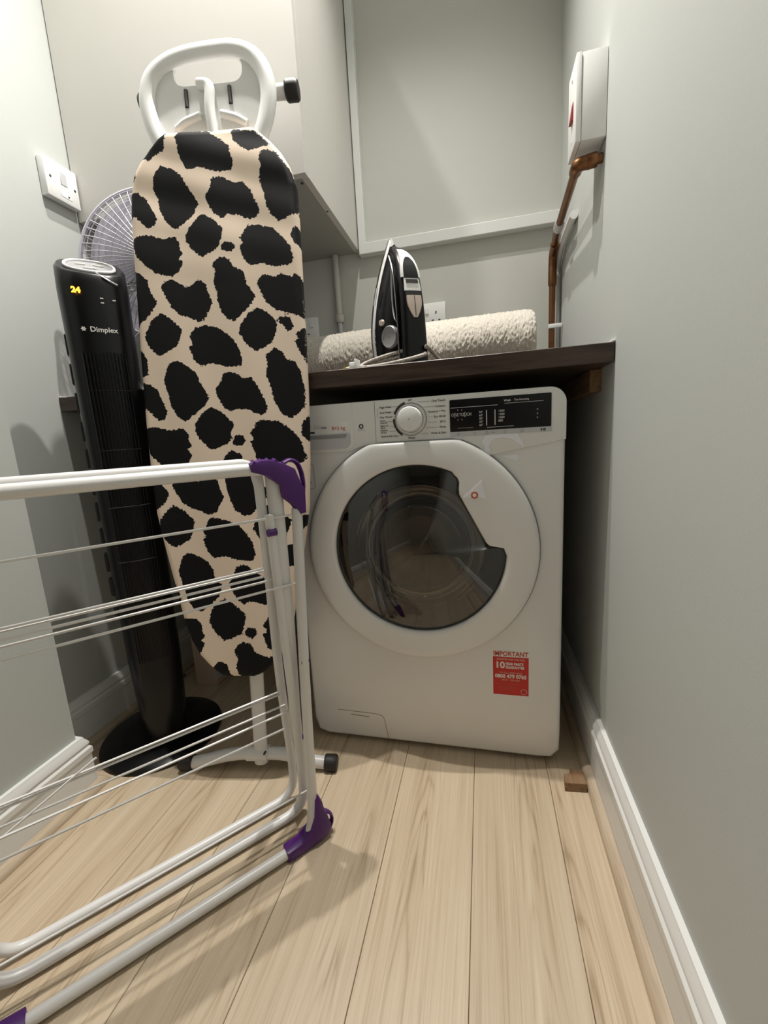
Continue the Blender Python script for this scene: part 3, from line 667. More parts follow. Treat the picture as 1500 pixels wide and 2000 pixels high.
for a, c, zz in ((.452, .512, .1860), (.458, .500, .1790), (.458, .496, .1760), (.460, .486, .1725)): obj('small_print', box(OX + a, OX + c, SY, SY + .0004, WZ + zz, WZ + zz + .0011), M_['redink'], st, smooth=False)
obj('round_emblem', tube([F_(.514 + .0065 * cos(a), .1695 + .0065 * sin(a), SY) for a in [i * pi / 12 for i in range(24)]], .0008, 5, True), M_['pinkink'], st)
tag(obj('sticker_residue', prism([(OX + a, WZ + c) for a, c in ((.429, .741), (.436, .754), (.446, .757), (.470, .757), (.492, .756), (.500, .757), (.507, .746), (.514, .727), (.500, .737), (.488, .746), (.472, .750), (.456, .748), (.447, .742), (.443, .733), (.447, .723), (.441, .719), (.434, .724), (.435, .735))], YFA - .0006, YFA + .0004, 'xz'), M_['paper'] if 'paper' in M_ else M_.setdefault('paper', mat('white_paper', (.82, .83, .88), .7)), t, smooth=False), 'torn white sticker remains')
obj('sticker_residue', prism([(OX + a, WZ + c) for a, c in ((.470, .711), (.500, .714), (.504, .708), (.499, .700), (.487, .704))], YM - .0004, YM + .0006, 'xz'), M_['paper'], t, smooth=False)
YD = WY - .0222
tr_ = tag(obj('film_tab', prism([(OX + a, WZ + c) for a, c in ((.389, .628), (.428, .664), (.438, .622), (.420, .629))], YD, YD + .006, 'xz'), M_['paper'], t, smooth=False), 'clear film tab with a brown spot on the door')
obj('brown_spot', prism(disc_poly(OX + .4125, WZ + .633, .0075, 18), YD - .0006, YD), M_['redink'], tr_); obj('spot_centre', prism(disc_poly(OX + .4125, WZ + .633, .004, 14), YD - .0012, YD), M_['wink'], tr_)  # brown disc with its own white centre
lg = tube([F_(a, c, YM) for a, c in rrect(-.012, .046, .655, .712, .006, 4)], .0007, 5, True)
obj('etched_label', merge(lg, box(OX + .0, OX + .038, YM, YM + .0006, WZ + .696, WZ + .6975), box(OX + .018, OX + .038, YM, YM + .0006, WZ + .668, WZ + .671), box(OX + .026, OX + .031, YM, YM + .0006, WZ + .675, WZ + .680)), M_['lgrey2'], t, smooth=False)
# ================================================================== IRONING BOARD (leaning on the cabinet)
th, ln_, rho = .17, atan(.1), .02
c_ = Vector((cos(th), sin(th), 0)); hd = Vector((-sin(th), cos(th), 0)); b_ = hd * sin(ln_) + Vector((0, 0, cos(ln_))); n_ = c_.cross(b_); c_, b_ = c_ * cos(rho) - b_ * sin(rho), b_ * cos(rho) + c_ * sin(rho)
P0 = Vector((-.806, -.165, 0)) + c_ * .0165
MB = Matrix(((c_.x, -n_.x, b_.x, P0.x), (c_.y, -n_.y, b_.y, P0.y), (c_.z, -n_.z, b_.z, P0.z), (0, 0, 0, 1)))
t = thing('ironing_board', 'folded ironing board with black and cream cow print cover, leaning on the cabinet', 'ironing board', M=MB)
HWV = [.256, .259, .265, .273, .285, .312, .344, .392, .489, .571, .641, .743, .833, .98, 1.24, 1.31, 1.345, 1.373, 1.397, 1.414, 1.424, 1.430]
HWU = [.012, .034, .050, .061, .073, .096, .112, .126, .145, .161, .173, .179, .182, .183, .180, .178, .168, .152, .131, .112, .096, .078]
rows = sorted(set([round(x, 4) for x in list(np.linspace(.256, 1.430, 240)) + HWV])); ncol = 71
tt = np.linspace(-1, 1, ncol); tt = np.sign(tt) * (1 - (1 - np.abs(tt)) ** 1.25)
G = np.zeros((len(rows), ncol, 3))
for i, v in enumerate(rows):
    h = np.interp(v, HWV, HWU); u = tt * h
    e = np.minimum(h - np.abs(u), np.minimum((v - .256) * 1.0, (1.430 - v) * 1.0)); e = np.clip(e, 0, .014)
    y = .014 - np.sqrt(np.maximum(0, .014 ** 2 - (.014 - e) ** 2))
    top = np.clip((v - 1.1) / .3, 0, 1)
    y = y + .0016 * np.sin(v * 31 + u * 6) * top + .0012 * np.sin(v * 75 + u * 22 + 1) * top + .0008 * np.sin(u * 40 + v * 9)
    G[i, :, 0] = u; G[i, :, 1] = y; G[i, :, 2] = v
nr = len(rows); V = [tuple(p) for p in G.reshape(-1, 3)]; F = []
for i in range(nr - 1):
    for k in range(ncol - 1): F.append([i * ncol + k, i * ncol + k + 1, (i + 1) * ncol + k + 1, (i + 1) * ncol + k])
loop = [k for k in range(ncol)] + [i * ncol + ncol - 1 for i in range(1, nr)] + [(nr - 1) * ncol + k for k in range(ncol - 2, -1, -1)] + [i * ncol for i in range(nr - 2, 0, -1)]
base = len(V)
for q in loop: V.append((V[q][0], .026, V[q][2]))
m = len(loop)
for k in range(m): F.append([loop[(k + 1) % m], loop[k], base + k, base + (k + 1) % m])
base2 = len(V)
for q in loop:
    u, _, v = V[q]; V.append((u * .9, .028, .256 + (v - .256) * .985 + .009))
for k in range(m): F.append([base + (k + 1) % m, base + k, base2 + k, base2 + (k + 1) % m])
cov = obj('cover', (V, F), None, t, world=False, angle=60)
# printed patches: signed distance (mm) to the patch outlines, thresholded in the material
PT = np.array([[v[0] * 1000, v[2] * 1000] for v in V]); sd = np.full(len(PT), -60.0)
for poly in SPOTS:
    Q = np.array(poly, float); lo, hi = Q.min(0) - 60, Q.max(0) + 60
    idx = np.where((PT[:, 0] > lo[0]) & (PT[:, 0] < hi[0]) & (PT[:, 1] > lo[1]) & (PT[:, 1] < hi[1]))[0]
    P = PT[idx]; dmin = np.full(len(idx), 1e9); ins = np.zeros(len(idx), bool)
    for a, bq in zip(Q, np.roll(Q, -1, 0)):
        e = bq - a; w = P - a; tq = np.clip((w @ e) / max(1e-9, e @ e), 0, 1); dd = np.hypot(*(w - tq[:, None] * e).T); dmin = np.minimum(dmin, dd)
        cnd = ((a[1] > P[:, 1]) != (bq[1] > P[:, 1])); xi = a[0] + (P[:, 1] - a[1]) * e[0] / (e[1] if abs(e[1]) > 1e-9 else 1e-9); ins ^= cnd & (P[:, 0] < xi)
    sd[idx] = np.maximum(sd[idx], np.where(ins, dmin, -dmin))
at = cov.data.attributes.new('patch', 'FLOAT', 'POINT'); at.data.foreach_set('value', sd.astype(np.float32))
mc = bpy.data.materials.new('cow_print_cotton'); mc.use_nodes = True; nt = mc.node_tree; N = nt.nodes; Lk = nt.links; p = N['Principled BSDF']
an = N.new('ShaderNodeAttribute'); an.attribute_name = 'patch'
tc = N.new('ShaderNodeTexCoord'); nz = N.new('ShaderNodeTexNoise'); nz.inputs['Scale'].default_value = 190; nz.inputs['Detail'].default_value = 1; Lk.new(tc.outputs['Object'], nz.inputs['Vector'])
ma = N.new('ShaderNodeMath'); ma.operation = 'MULTIPLY_ADD'; ma.inputs[1].default_value = 9; ma.inputs[2].default_value = -4.2; Lk.new(nz.outputs[0], ma.inputs[0])
ad = N.new('ShaderNodeMath'); ad.operation = 'ADD'; Lk.new(an.outputs['Fac'], ad.inputs[0]); Lk.new(ma.outputs[0], ad.inputs[1])
mr = N.new('ShaderNodeMapRange'); mr.inputs[1].default_value = -.5; mr.inputs[2].default_value = .5; Lk.new(ad.outputs[0], mr.inputs[0])
mxc = N.new('ShaderNodeMix'); mxc.data_type = 'RGBA'; mxc.inputs[6].default_value = (.84, .69, .56, 1); mxc.inputs[7].default_value = (.005, .005, .006, 1); Lk.new(mr.outputs[0], mxc.inputs[0]); Lk.new(mxc.outputs[2], p.inputs['Base Color'])
p.inputs['Roughness'].default_value = .62; p.inputs['Specular IOR Level'].default_value = .18
wv = N.new('ShaderNodeTexNoise'); wv.inputs['Scale'].default_value = 900; bp = N.new('ShaderNodeBump'); bp.inputs['Strength'].default_value = .12; bp.inputs['Distance'].default_value = .001; Lk.new(tc.outputs['Object'], wv.inputs['Vector']); Lk.new(wv.outputs[0], bp.inputs['Height']); Lk.new(bp.outputs[0], p.inputs['Normal'])
cov.data.materials.append(mc)
obj('base_mesh', prism([(np.interp(v, HWV, HWU) * .93, v) for v in np.linspace(.268, 1.418, 30)] + [(-np.interp(v, HWV, HWU) * .93, v) for v in np.linspace(1.418, .268, 30)], .0275, .034), M_['lgrey'], t, world=False, smooth=False)
# iron rest handle
cl = [(-.095, 1.394), (-.122, 1.446), (-.134, 1.506), (-.120, 1.549), (-.088, 1.572), (-.048, 1.584), (.0, 1.588), (.058, 1.589), (.096, 1.576), (.120, 1.545), (.131, 1.502), (.122, 1.446), (.097, 1.394)]
cp = fillet([(u, .016, v) for u, v in cl], .05, 4)
rest = obj('iron_rest', tube(cp, .0115, 14, sx=1.45, up=(0, 1, 0)), M_['wplastic'], t, world=False)
op = rrect(-.072, .075, 1.526, 1.577, .022, 6); cx0, cz0 = .0, 1.541
ring_o = [(u * .985, v) for u, _, v in [tuple(q) for q in cp]]
def ray_hit(poly, a, c=(cx0, cz0), closed=True):
    d = (cos(a), sin(a)); best = .02
    n = len(poly)
    for i in range(n if closed else n - 1):
        P_, Q_ = poly[i], poly[(i + 1) % n]; ex, ez = Q_[0] - P_[0], Q_[1] - P_[1]; den = d[0] * ez - d[1] * ex
        if abs(den) < 1e-12: continue
        s = ((P_[0] - c[0]) * ez - (P_[1] - c[1]) * ex) / den; w = ((P_[0] - c[0]) * d[1] - (P_[1] - c[1]) * d[0]) / den
        if s > 0 and -1e-6 <= w <= 1 + 1e-6: best = max(best, s)
    return best
AA = [2 * pi * i / 96 for i in range(96)]
lo_ = [ray_hit(op, a) for a in AA]; ho_ = [max(ray_hit(ring_o, a), lo_[i] + .004) for i, a in enumerate(AA)]
mk = lambda R_, y: [Vector((cx0 + r * cos(a), y, cz0 + r * sin(a))) for r, a in zip(R_, AA)]
V, F = bridge([mk(ho_, .026), mk(lo_, .026), mk([x - .001 for x in lo_], .022), mk(lo_, .018), mk(ho_, .018)])
obj('rest_panel', (V, F), M_['wplastic'], rest, world=False, angle=30)
for u0, u1 in ((-.0470, -.0460), (.0462, .0478)):
    obj('slot', tube([(u0, .0175, 1.518), (u1, .0175, 1.484)], .0042, 10), M_['matte'], rest, world=False)
obj('rest_rib', tube(fillet([(-.018, .016, 1.526), (.008, .012, 1.520), (.004, .010, 1.474), (.012, .014, 1.399)], .02, 5), .0105, 12), M_['wplastic'], rest, world=False)
for s in (-1, 1): obj('rest_step', tube(fillet([(.004 + s * .022, .018, 1.466), (.004 + s * .055, .016, 1.455), (.004 + s * .075, .020, 1.444)], .02, 4), .008, 10), M_['wplastic'], rest, world=False)
# folded legs behind the board
YL = .046
obj('leg', tube([(.020, YL, .024), (.020, YL, .86)], .0165, 14, sx=.8, up=(1, 0, 0)), M_['wtube'], t, world=False)
obj('leg', tube([(-.03, YL + .004, .75), (-.03, YL + .004, 1.53)], .0125, 14), M_['wtube'], t, world=False)
obj('cross_pin', tube([(-.05, YL + .003, .83), (.035, YL + .003, .83)], .006, 10), M_['wtube'], t, world=False)
ft = fillet([(-.168, YL, .0170), (-.118, YL, .026), (-.05, YL, .044), (.020, YL, .047), (.083, YL, .045), (.125, YL, .030), (.180, YL, .0230)], .05, 5)
foot = obj('foot_bar', tube(ft, .0145, 14), M_['wtube'], t, world=False)
obj('foot_joint', tube([(-.012, YL, .047), (.038, YL, .047)], .0185, 14), M_['wtube'], foot, world=False)
obj('foot_rivet', tube([(.036, YL - .022, .058), (.036, YL - .012, .058)], .0025, 8), M_['ink'], foot, world=False)
for a, bq in (((-.150, YL, .0210), (-.184, YL, .0205)), ((.176, YL, .0240), (.206, YL, .0235))):
    A_, B_ = Vector(a), Vector(bq); obj('foot_cap', tube([A_, A_.lerp(B_, .1), A_.lerp(B_, .85), B_], [.0165, .0195, .0195, .016], 16), M_['rubber'], foot, world=False)
tf = obj('top_foot_bar', tube([(-.150, YL + .004, 1.528), (.165, YL + .004, 1.526)], .014, 14), M_['wtube'], t, world=False)
for s0, s1 in ((-.138, -.164), (.156, .184)):
    A_, B_ = Vector((s0, YL + .004, 1.527)), Vector((s1, YL + .004, 1.527)); obj('foot_cap', tube([A_, A_.lerp(B_, .12), A_.lerp(B_, .85), B_], [.0165, .0195, .0195, .0165], 16), M_['rubber'], tf, world=False)

# ================================================================== CLOTHES AIRER
da = atan2(-.748, -.664)
MA = Matrix.Translation((-.585, -.25, 0)) @ Matrix.Rotation(da, 4, 'Z')     # local x: along the rack, local y: towards the viewer
t = thing('clothes_airer', 'folded white wire clothes airer with purple corner pieces', 'clothes airer', M=MA)
WS = .505
def frame(name, pts, r, fr=.05): return obj(name, tube(fillet(pts, fr, 7), r, 12), M_['wtube'], t, world=False)
frame('outer_frame', [(-.030, 0, .66), (-.012, .004, .35), (.001, .012, .085), (.012, .014, .0115), (WS - .012, .014, .0115), (WS - .001, .012, .085), (WS + .012, .004, .35), (WS + .030, 0, .66)], .0095, .06)
frame('top_rail', [(-.034, .0, .70), (-.012, .0, .7300), (.04, -.002, .7345), (WS - .04, -.002, .7345), (WS + .012, .0, .7300), (WS + .034, .0, .70)], .0102, .03)
frame('inner_leg_frame', [(.026, -.022, .738), (.022, -.030, .60), (.010, -.075, .30), (-.006, -.102, .10), (-.004, -.106, .0105), (WS - .02, -.106, .0105), (WS - .005, -.102, .10), (WS - .022, -.06, .38), (WS - .026, -.022, .738)], .0088, .075)
frame('inner_leg_frame', [(.006, -.016, .735), (.004, -.020, .60), (-.002, -.040, .32), (-.010, -.058, .10), (-.008, -.060, .0105), (WS - .02, -.060, .0105), (WS - .002, -.058, .10), (WS - .012, -.04, .32), (WS - .006, -.016, .735)], .0098, .065)
frame('upper_rail', [(.026, -.022, .70), (.034, -.022, .7445), (WS - .034, -.022, .7445), (WS - .026, -.022, .70)], .0078, .03)
# flat side bars of the wing
for s in (0, 1):
    q = (lambda x: WS - x) if s else (lambda x: x)
    obj('side_bar', tube([(q(.002), -.006, .715), (q(.003), -.010, .45), (q(.004), -.030, .20)], .0115, 10, sx=.5), M_['wtube'], t, world=False)
    obj('side_bar', tube([(q(.020), -.004, .655), (q(.012), -.012, .40), (q(.003), -.022, .14)], .0085, 10), M_['wtube'], t, world=False)
TP = [(.047, .7435), (.033, .7482), (.020, .7495), (.0069, .7478), (-.0104, .7404), (-.0298, .730), (-.0379, .7068), (-.0452, .6923), (-.0440, .668), (-.0431, .6511), (-.0322, .6499), (-.0215, .668), (-.0043, .6838), (-.0019, .7036), (.0186, .7214), (.0459, .7309)]
LP = [(-.0122, .7403), (-.0247, .7465), (-.0382, .7401), (-.0450, .7224), (-.0462, .7014), (-.0440, .6864)]
BP = [(-.0081, .1012), (-.0140, .088), (-.0165, .072), (-.0210, .060), (-.0245, .042), (-.0291, .026), (-.0262, .012), (.0051, .0022), (.0385, .0012), (.0638, .0012), (.0644, .0225), (.0357, .0245), (.0146, .0373), (.0045, .0608), (-.0007, .094)]
for s in (0, 1):
    q = (lambda x: WS - x) if s else (lambda x: x)
    cn = obj('corner_piece', prism([(q(a), c) for a, c in TP], -.012, .0125, 'xz', .004), M_['purple'], t, world=False)
    obj('hook_loop', tube(fillet([(q(a), .0, c) for a, c in LP], .01, 4), .0035, 10, sx=2.2, up=(0, 0, 1)), M_['purple'], cn, world=False)
    for k in range(4): obj('grip_ridge', tube([(q(.036 - k * .012), -.011, .7478 + .0012 * (k in (1, 2))), (q(.040 - k * .012), .0115, .7448)], .0028, 8), M_['purple'], cn, world=False)
    fo = obj('foot_piece', prism([(q(a), c) for a, c in BP], -.001, .027, 'xz', .005), M_['purple'], t, world=False)
    obj('hook_loop', tube(fillet([(q(a), .013, c) for a, c in ((-.0225, .052), (-.034, .040), (-.036, .022), (-.026, .008), (-.012, .006))], .01, 4), .003, 10, sx=2.2, up=(0, 0, 1)), M_['purple'], fo, world=False)
    for sx_, oy, zz in ((-.014, .004, .375), (.020, .002, .625), (.000, -.030, .20)):
        obj('joint_clip', tube([(q(sx_ - .008), oy, zz), (q(sx_ + .008), oy, zz)], .0065, 10), M_['purple'], t, world=False)
    for sx_, oy, zz in ((.024, -.014, .63), (.010, -.020, .45), (.006, -.032, .33), (.0, -.05, .17)):
        obj('rivet', tube([(q(sx_), oy, zz), (q(sx_), oy + .012, zz)], .0022, 8), M_['greyink'], t, world=False)
    obj('hinge_spacer', tube([(q(.008), -.020, .42), (q(.004), -.034, .22)], .004, 8), M_['purple'], t, world=False)
WR = [(.6495, .000, -.024), (.564, -.004, .040), (.559, -.008, .038), (.5498, -.004, .042), (.535, -.020, .016), (.5245, 0, -.016),
      (.290, -.064, .019), (.284, -.064, .017), (.2595, -.061, .010), (.265, -.030, .0), (.2325, -.030, -.002), (.075, -.030, -.012)]
for zz, oy, s0 in WR:
    o = obj('wire', tube([(s0, oy, zz), (WS - s0, oy, zz)], .0022, 6, caps=True), M_['wtube'], t, world=False)
obj('wire', tube([(.3160, -.056, .310), (.47, -.056, .229)], .0018, 6), M_['wtube'], t, world=False)

# ================================================================== TOWER FAN
tx, ty = -1.074, -.074
ang = atan2(-.894 - ty, -.2446 - tx)                    # front turned to the middle of the room
MT = Matrix.Translation((tx, ty, 0)) @ Matrix.Rotation(ang + pi / 2, 4, 'Z') @ Matrix.Diagonal((1, 1, .988, 1))   # local -y = front
t = thing('tower_fan', 'tall glossy black tower fan on a round base by the left wall', 'tower fan', M=MT)
def oval(z, w, d, n=48, k=2.4): return [Vector((w * math.copysign(abs(cos(a)) ** (2 / k), cos(a)), d * math.copysign(abs(sin(a)) ** (2 / k), sin(a)), z)) for a in [2 * pi * i / n for i in range(n)]]
tilt = lambda L_, s: [Vector((p.x, p.y, p.z + p.y * s)) for p in L_]
TK = .90
prf = [(.018, .050, .046), (.05, .052, .048), (.12, .060, .055), (.25, .066, .060), (.60, .070, .064), (1.05, .073, .067), (1.135, .074, .068)]
Ls = [oval(z, w * TK, d * TK) for z, w, d in prf] + [tilt(oval(1.186, .072 * TK, .066 * TK), .50), tilt(oval(1.193, .066 * TK, .060 * TK), .58), tilt(oval(1.191, .060 * TK, .054 * TK), .60)]
V, F = bridge(Ls); n = 48; F.append(list(range(n))); F.append([(len(Ls) - 1) * n + k for k in range(n)][::-1])
body = obj('body', (V, [f[::-1] for f in F]), M_['black'], t, world=False, angle=50)
rg = tilt(oval(1.1935, .046, .042), .60)
tp = obj('ring_reflection', tube(rg, .0030, 8, True), M_['wplastic'], t, world=False)  # white tube standing in for light reflected around the top
V = tilt(oval(1.1925, .043, .039), .60); obj('control_disc', (V + [Vector((0, 0, 1.1925))], [[i, (i + 1) % 48, 48] for i in range(48)]), M_['grey'], tp, world=False)
for a, bq in (((-.026, .006), (-.008, .008)), ((.006, .010), (.026, .008)), ((-.012, -.018), (.004, -.020)), ((.004, -.012), (.012, -.022))):
    obj('button_mark', tube([(a[0], a[1], 1.194 + a[1] * .6), (bq[0], bq[1], 1.194 + bq[1] * .6)], .0022, 6), M_['wink'], tp, world=False)
obj('silver_swoosh', tube(fillet([(.009, -.042, 1.169), (.013, -.055, 1.160), (.026, -.060, 1.150), (.045, -.056, 1.142)], .01, 5), .0022, 8), M_['silver'], t, world=False)
MF = lambda x, z: Matrix.Translation((x, -.0616 - .0004 + .25 * x * x, z)) @ Matrix.Rotation(pi / 2, 4, 'X')
text('24', .0155, MF(-.031, 1.122), M_['led'], body, 'CENTER', 'temperature_display', world=False, bold=.0008)
text('Dimplex', .0145, MF(.007, 1.046), M_['wink'], body, 'CENTER', 'lettering', world=False, bold=.0002)
obj('logo_mark', merge(*[tform(box(-.0045, .0045, -.0006, .0006, -.001, .001), Matrix.Translation((-.029, -.0621, 1.046)) @ Matrix.Rotation(k * pi / 3, 4, 'Y')) for k in range(3)]), M_['wink'], body, world=False, smooth=False)
for x_, z_ in ((.012, 1.110), (.012, 1.101), (.034, 1.108)): obj('indicator', tube([(x_ - .003, -.0622 + .25 * x_ * x_, z_), (x_ + .003, -.0622 + .25 * x_ * x_, z_)], .0012, 6), M_['wink'], body, world=False)
for k in range(-6, 7):
    x_ = k * .0065
    pts = [(x_ * (.90 + .1 * (z - .25) / .8), -(.0545 + .0070 * (z - .25) / .8) * (max(0, 1 - abs(x_ / .065) ** 2.4)) ** (1 / 2.4) - .0012, z) for z in np.linspace(.27, 1.0, 9)]
    obj('grille_slat', tube(pts, .0014, 6), M_['black'], t, world=False)
for zz in (.40, .53, .66, .79, .92):
    pts = [(x_, -.0600 * (max(0, 1 - abs(x_ / .0645) ** 2.4)) ** (1 / 2.4) - .0004, zz) for x_ in np.linspace(-.042, .042, 9)]
    obj('grille_bar', tube(pts, .0013, 6), M_['matte'], t, world=False)
for k in range(11):
    z_ = .38 + k * .062
    obj('side_slot', box(-.0680, -.059, -.011, .011, z_, z_ + .045, .002, 1), M_['matte'], t, world=False)
ob_ = MT.inverted() @ Vector((tx - .045, ty + .032, 0))
obj('base', lathe([(.001, .0), (.148, .0), (.152, .004), (.150, .011), (.130, .022), (.080, .028), (.055, .030), (.001, .030)], 72, 'z', ob_), M_['black'], t, world=False)
obj('cord', tube(fillet([MT.inverted() @ Vector(q) for q in ((-1.14, .05, .06), (-1.19, .06, .075), (-1.225, .05, .055), (-1.235, .07, .012), (-1.255, .12, .006), (-1.26, .22, .006))], .04, 6), .0032, 8), M_['rubber'], t, world=False)

# ================================================================== DESK FAN (behind the board)
fx, fy, fz, FR = -1.028, .102, 1.226, .188
t = thing('desk_fan', 'pale grey desk fan with round wire cage behind the ironing board', 'desk fan', (fx, .20, ZT))
Rf = Matrix.Translation((fx, fy, fz)) @ Matrix.Rotation(.42, 4, 'Z')
def cage(sign, name):
    parts = []
    dome = lambda r: sign * .062 * (1 - (r / FR) ** 2.6)
    for k in range(60):
        a = 2 * pi * k / 60; rr = np.linspace(.045, FR, 8)
        parts.append(tube([(r * cos(a), dome(r), r * sin(a)) for r in rr], .0011, 4, caps=False))
    for r in list(np.linspace(.05, FR - .004, 9)):
        parts.append(tube([(r * cos(a), dome(r), r * sin(a)) for a in [2 * pi * i / 56 for i in range(56)]], .0010, 4, True))
    return obj(name, tform(merge(*parts), Rf), M_['lav'], t)
cage(-1, 'front_grille'); cage(1, 'rear_grille')
obj('rim', tform(tube([(FR * cos(a), 0, FR * sin(a)) for a in [2 * pi * i / 72 for i in range(72)]], .004, 8, True), Rf), M_['lav'], t)
obj('centre_badge', tform(lathe([(.001, -.0655), (.045, -.0645), (.047, -.060)], 32, 'y'), Rf), M_['lgrey'], t)
for k in range(3):
    a0 = 2 * pi * k / 3 + .5; vs_ = []
    for r in np.linspace(.03, .165, 9):
        w = .55 + .35 * sin(pi * (r - .03) / .17)
        for q in np.linspace(-w, w, 9): vs_.append((r * cos(a0 + q), .014 * q - .004, r * sin(a0 + q)))
    fs = [[i * 9 + j, i * 9 + j + 1, (i + 1) * 9 + j + 1, (i + 1) * 9 + j] for i in range(8) for j in range(8)]
    nb = len(vs_); vs_ += [(x, y + .003, z) for x, y, z in vs_]; fs += [[i + nb for i in f[::-1]] for f in fs[:64]]
    obj('blade', tform((vs_, fs), Rf), M_['lav'], t)
obj('motor', tform(lathe([(.001, -.02), (.034, -.02), (.036, .06), (.032, .085), (.001, .09)], 32, 'y'), Rf), M_['lav'], t)
obj('pole', tube(fillet([(fx + .02, fy + .055, fz - .01), (fx + .02, .19, fz - .06), (fx, .20, 1.02), (fx, .20, ZT + .02)], .04, 5), .013, 14), M_['lav'], t)
obj('base', lathe([(.001, 0), (.150, 0), (.152, .006), (.140, .014), (.06, .030), (.022, .045), (.001, .046)], 56, 'z', (fx - .01, .20, ZT + .0005)), M_['lav'], t)
obj('knob', tube([(-1.175, .135, ZT + .012), (-1.178, .125, ZT + .030)], [.012, .010], 14), M_['lav'], t)

# ================================================================== STEAM IRON, standing on its heel
hx = Vector((.55, -.835, 0)).normalized(); wx = Vector((-hx.y, hx.x, 0))
B0 = Vector((-.455, .168, ZT + .0005)); lean = .115
zx = (Vector((0, 0, 1)) + hx * lean).normalized(); hx2 = (hx - Vector((0, 0, 1)) * lean).normalized()
MI = Matrix(((hx.x, wx.x, zx.x, B0.x), (hx.y, wx.y, zx.y, B0.y), (hx.z, wx.z, zx.z, B0.z), (0, 0, 0, 1)))   # local x: sole -> handle, y: width, z: heel -> tip
t = thing('steam_iron', 'black and white steam iron standing upright on the worktop', 'iron', M=MI)
LI = .298
def half(z, w=.058):
    q = z / LI
    return w * (.90 + .10 * min(1, q / .25)) if q < .25 else w * max(0.0, 1 - ((q - .25) / .75) ** 1.75) ** 1.02
def slab(x, k, top, z0=0.0, n=26, w=.058):
    zs = [z0 + (top - z0) * (1 - (1 - i / (n - 1)) ** 1.6) for i in range(n)]
    up = [Vector((x, -half(z * LI / top, w) * k, z)) for z in zs]; dn = [Vector((x, half(z * LI / top, w) * k, z)) for z in zs[::-1][1:]]
    return up + dn
def solid(loops, name, m_, par=t, ang_=40):
    V, F = bridge(loops); n = len(loops[0]); F.append(list(range(n))); F.append([(len(loops) - 1) * n + k for k in range(n)][::-1])
    b = bmesh.new(); vs = [b.verts.new(v) for v in V]
    for f in F: b.faces.new([vs[i] for i in f])
    bmesh.ops.recalc_face_normals(b, faces=b.faces[:]); return obj(name, b, m_, par, world=False, angle=ang_)
solid([slab(0, .97, LI - .003), slab(.003, 1, LI), slab(.009, 1, LI), slab(.012, .985, LI - .001)], 'soleplate', M_['silver'])
solid([slab(.0125, .985, LI - .002), slab(.022, .99, LI - .004), slab(.025, .96, LI - .008)], 'skirt', M_['wplastic'])
solid([slab(.0252, .955, LI - .010), slab(.045, .88, LI - .022), slab(.062, .70, LI - .045), slab(.074, .44, LI - .075), slab(.078, .22, LI - .10)], 'shell', M_['black'])
# handle: wide band arching from the nose down to the heel
hp = [(.040, .262), (.062, .250), (.088, .228), (.108, .196), (.119, .155), (.124, .11), (.126, .06), (.127, .004)]
hp2 = fillet([(a, 0, c) for a, c in hp], .03, 3)
hw_ = np.interp([p.z for p in hp2], [0, .06, .13, .19, .23, .262], [.030, .029, .027, .025, .021, .010])
Ls = []
for i, p in enumerate(hp2):
    tg = (hp2[min(i + 1, len(hp2) - 1)] - hp2[max(i - 1, 0)]).normalized(); nm_ = Vector((-tg.z, 0, tg.x)); nm_ = nm_ if nm_.x > 0 else -nm_
    hq = float(hw_[i]); dpt = .012
    Ls.append([p + nm_ * dpt * sin(a) * (1 if sin(a) > 0 else .8) + Vector((0, hq * math.copysign(abs(cos(a)) ** .6, cos(a)), 0)) for a in [2 * pi * k / 24 for k in range(24)]])
hd_ = solid(Ls, 'handle', M_['black'])
solid([slab(.076, .60, .055, 0, 12), slab(.095, .52, .055, 0, 12), slab(.118, .46, .05, 0, 12)], 'heel', M_['black'])
# white nose cap on top of the handle and its edge trim
def patch(z0, z1, w0, w1, out, name, m_, par, n=10, mcol=7):
    """curved patch lying on the handle's outer face between heights z0..z1"""
    P_ = np.array([[p.x, p.z] for p in hp2]); order = np.argsort(P_[:, 1]); zz = P_[order, 1]; xx = P_[order, 0]
    V, F = [], []
    for i in range(n):
        q = i / (n - 1); z = z0 + (z1 - z0) * q; wq = (w0 + (w1 - w0) * q) if not callable(w0) else w0(q)
        x = np.interp(z, zz, xx)
        for j in range(mcol):
            yv = (j / (mcol - 1) * 2 - 1) * wq; V.append((x + (.0125 + out) * (1 + .75 * min(1, max(0, (z - .185) / .06))) - 3.6 * yv * yv, yv, z))
    nb = len(V); V += [(x - .004, y, z) for x, y, z in V]
    for i in range(n - 1):
        for j in range(mcol - 1):
            a = i * mcol + j; F.append([a, a + 1, a + mcol + 1, a + mcol]); F.append([nb + a, nb + a + mcol, nb + a + mcol + 1, nb + a + 1])
    bl = [j for j in range(mcol)] + [i * mcol + mcol - 1 for i in range(1, n)] + [(n - 1) * mcol + j for j in range(mcol - 2, -1, -1)] + [i * mcol for i in range(n - 2, 0, -1)]
    for a, c in zip(bl, bl[1:] + bl[:1]): F.append([a, nb + a, nb + c, c])
    return obj(name, (V, F), m_, par, world=False, angle=50)
nc = patch(.188, .2615, lambda q: .0225 * (1 - .75 * q ** 1.6), None, .0008, 'nose_cap', M_['wplastic'], hd_, 14)
patch(.186, .232, lambda q: .0165 * max(.05, 1 - q ** 2.2) ** .5, None, .0022, 'nose_inset', M_['black'], nc, 14)
solid([slab(.0255, .50, LI - .001, LI - .040, 10), slab(.034, .50, LI - .010, LI - .040, 10), slab(.040, .40, LI - .018, LI - .040, 10)], 'tip_cap', M_['wplastic'])
obj('spray_nozzle', tube([(.066, 0, .249), (.0715, 0, .252)], .0038, 12), M_['grey'], t, world=False)
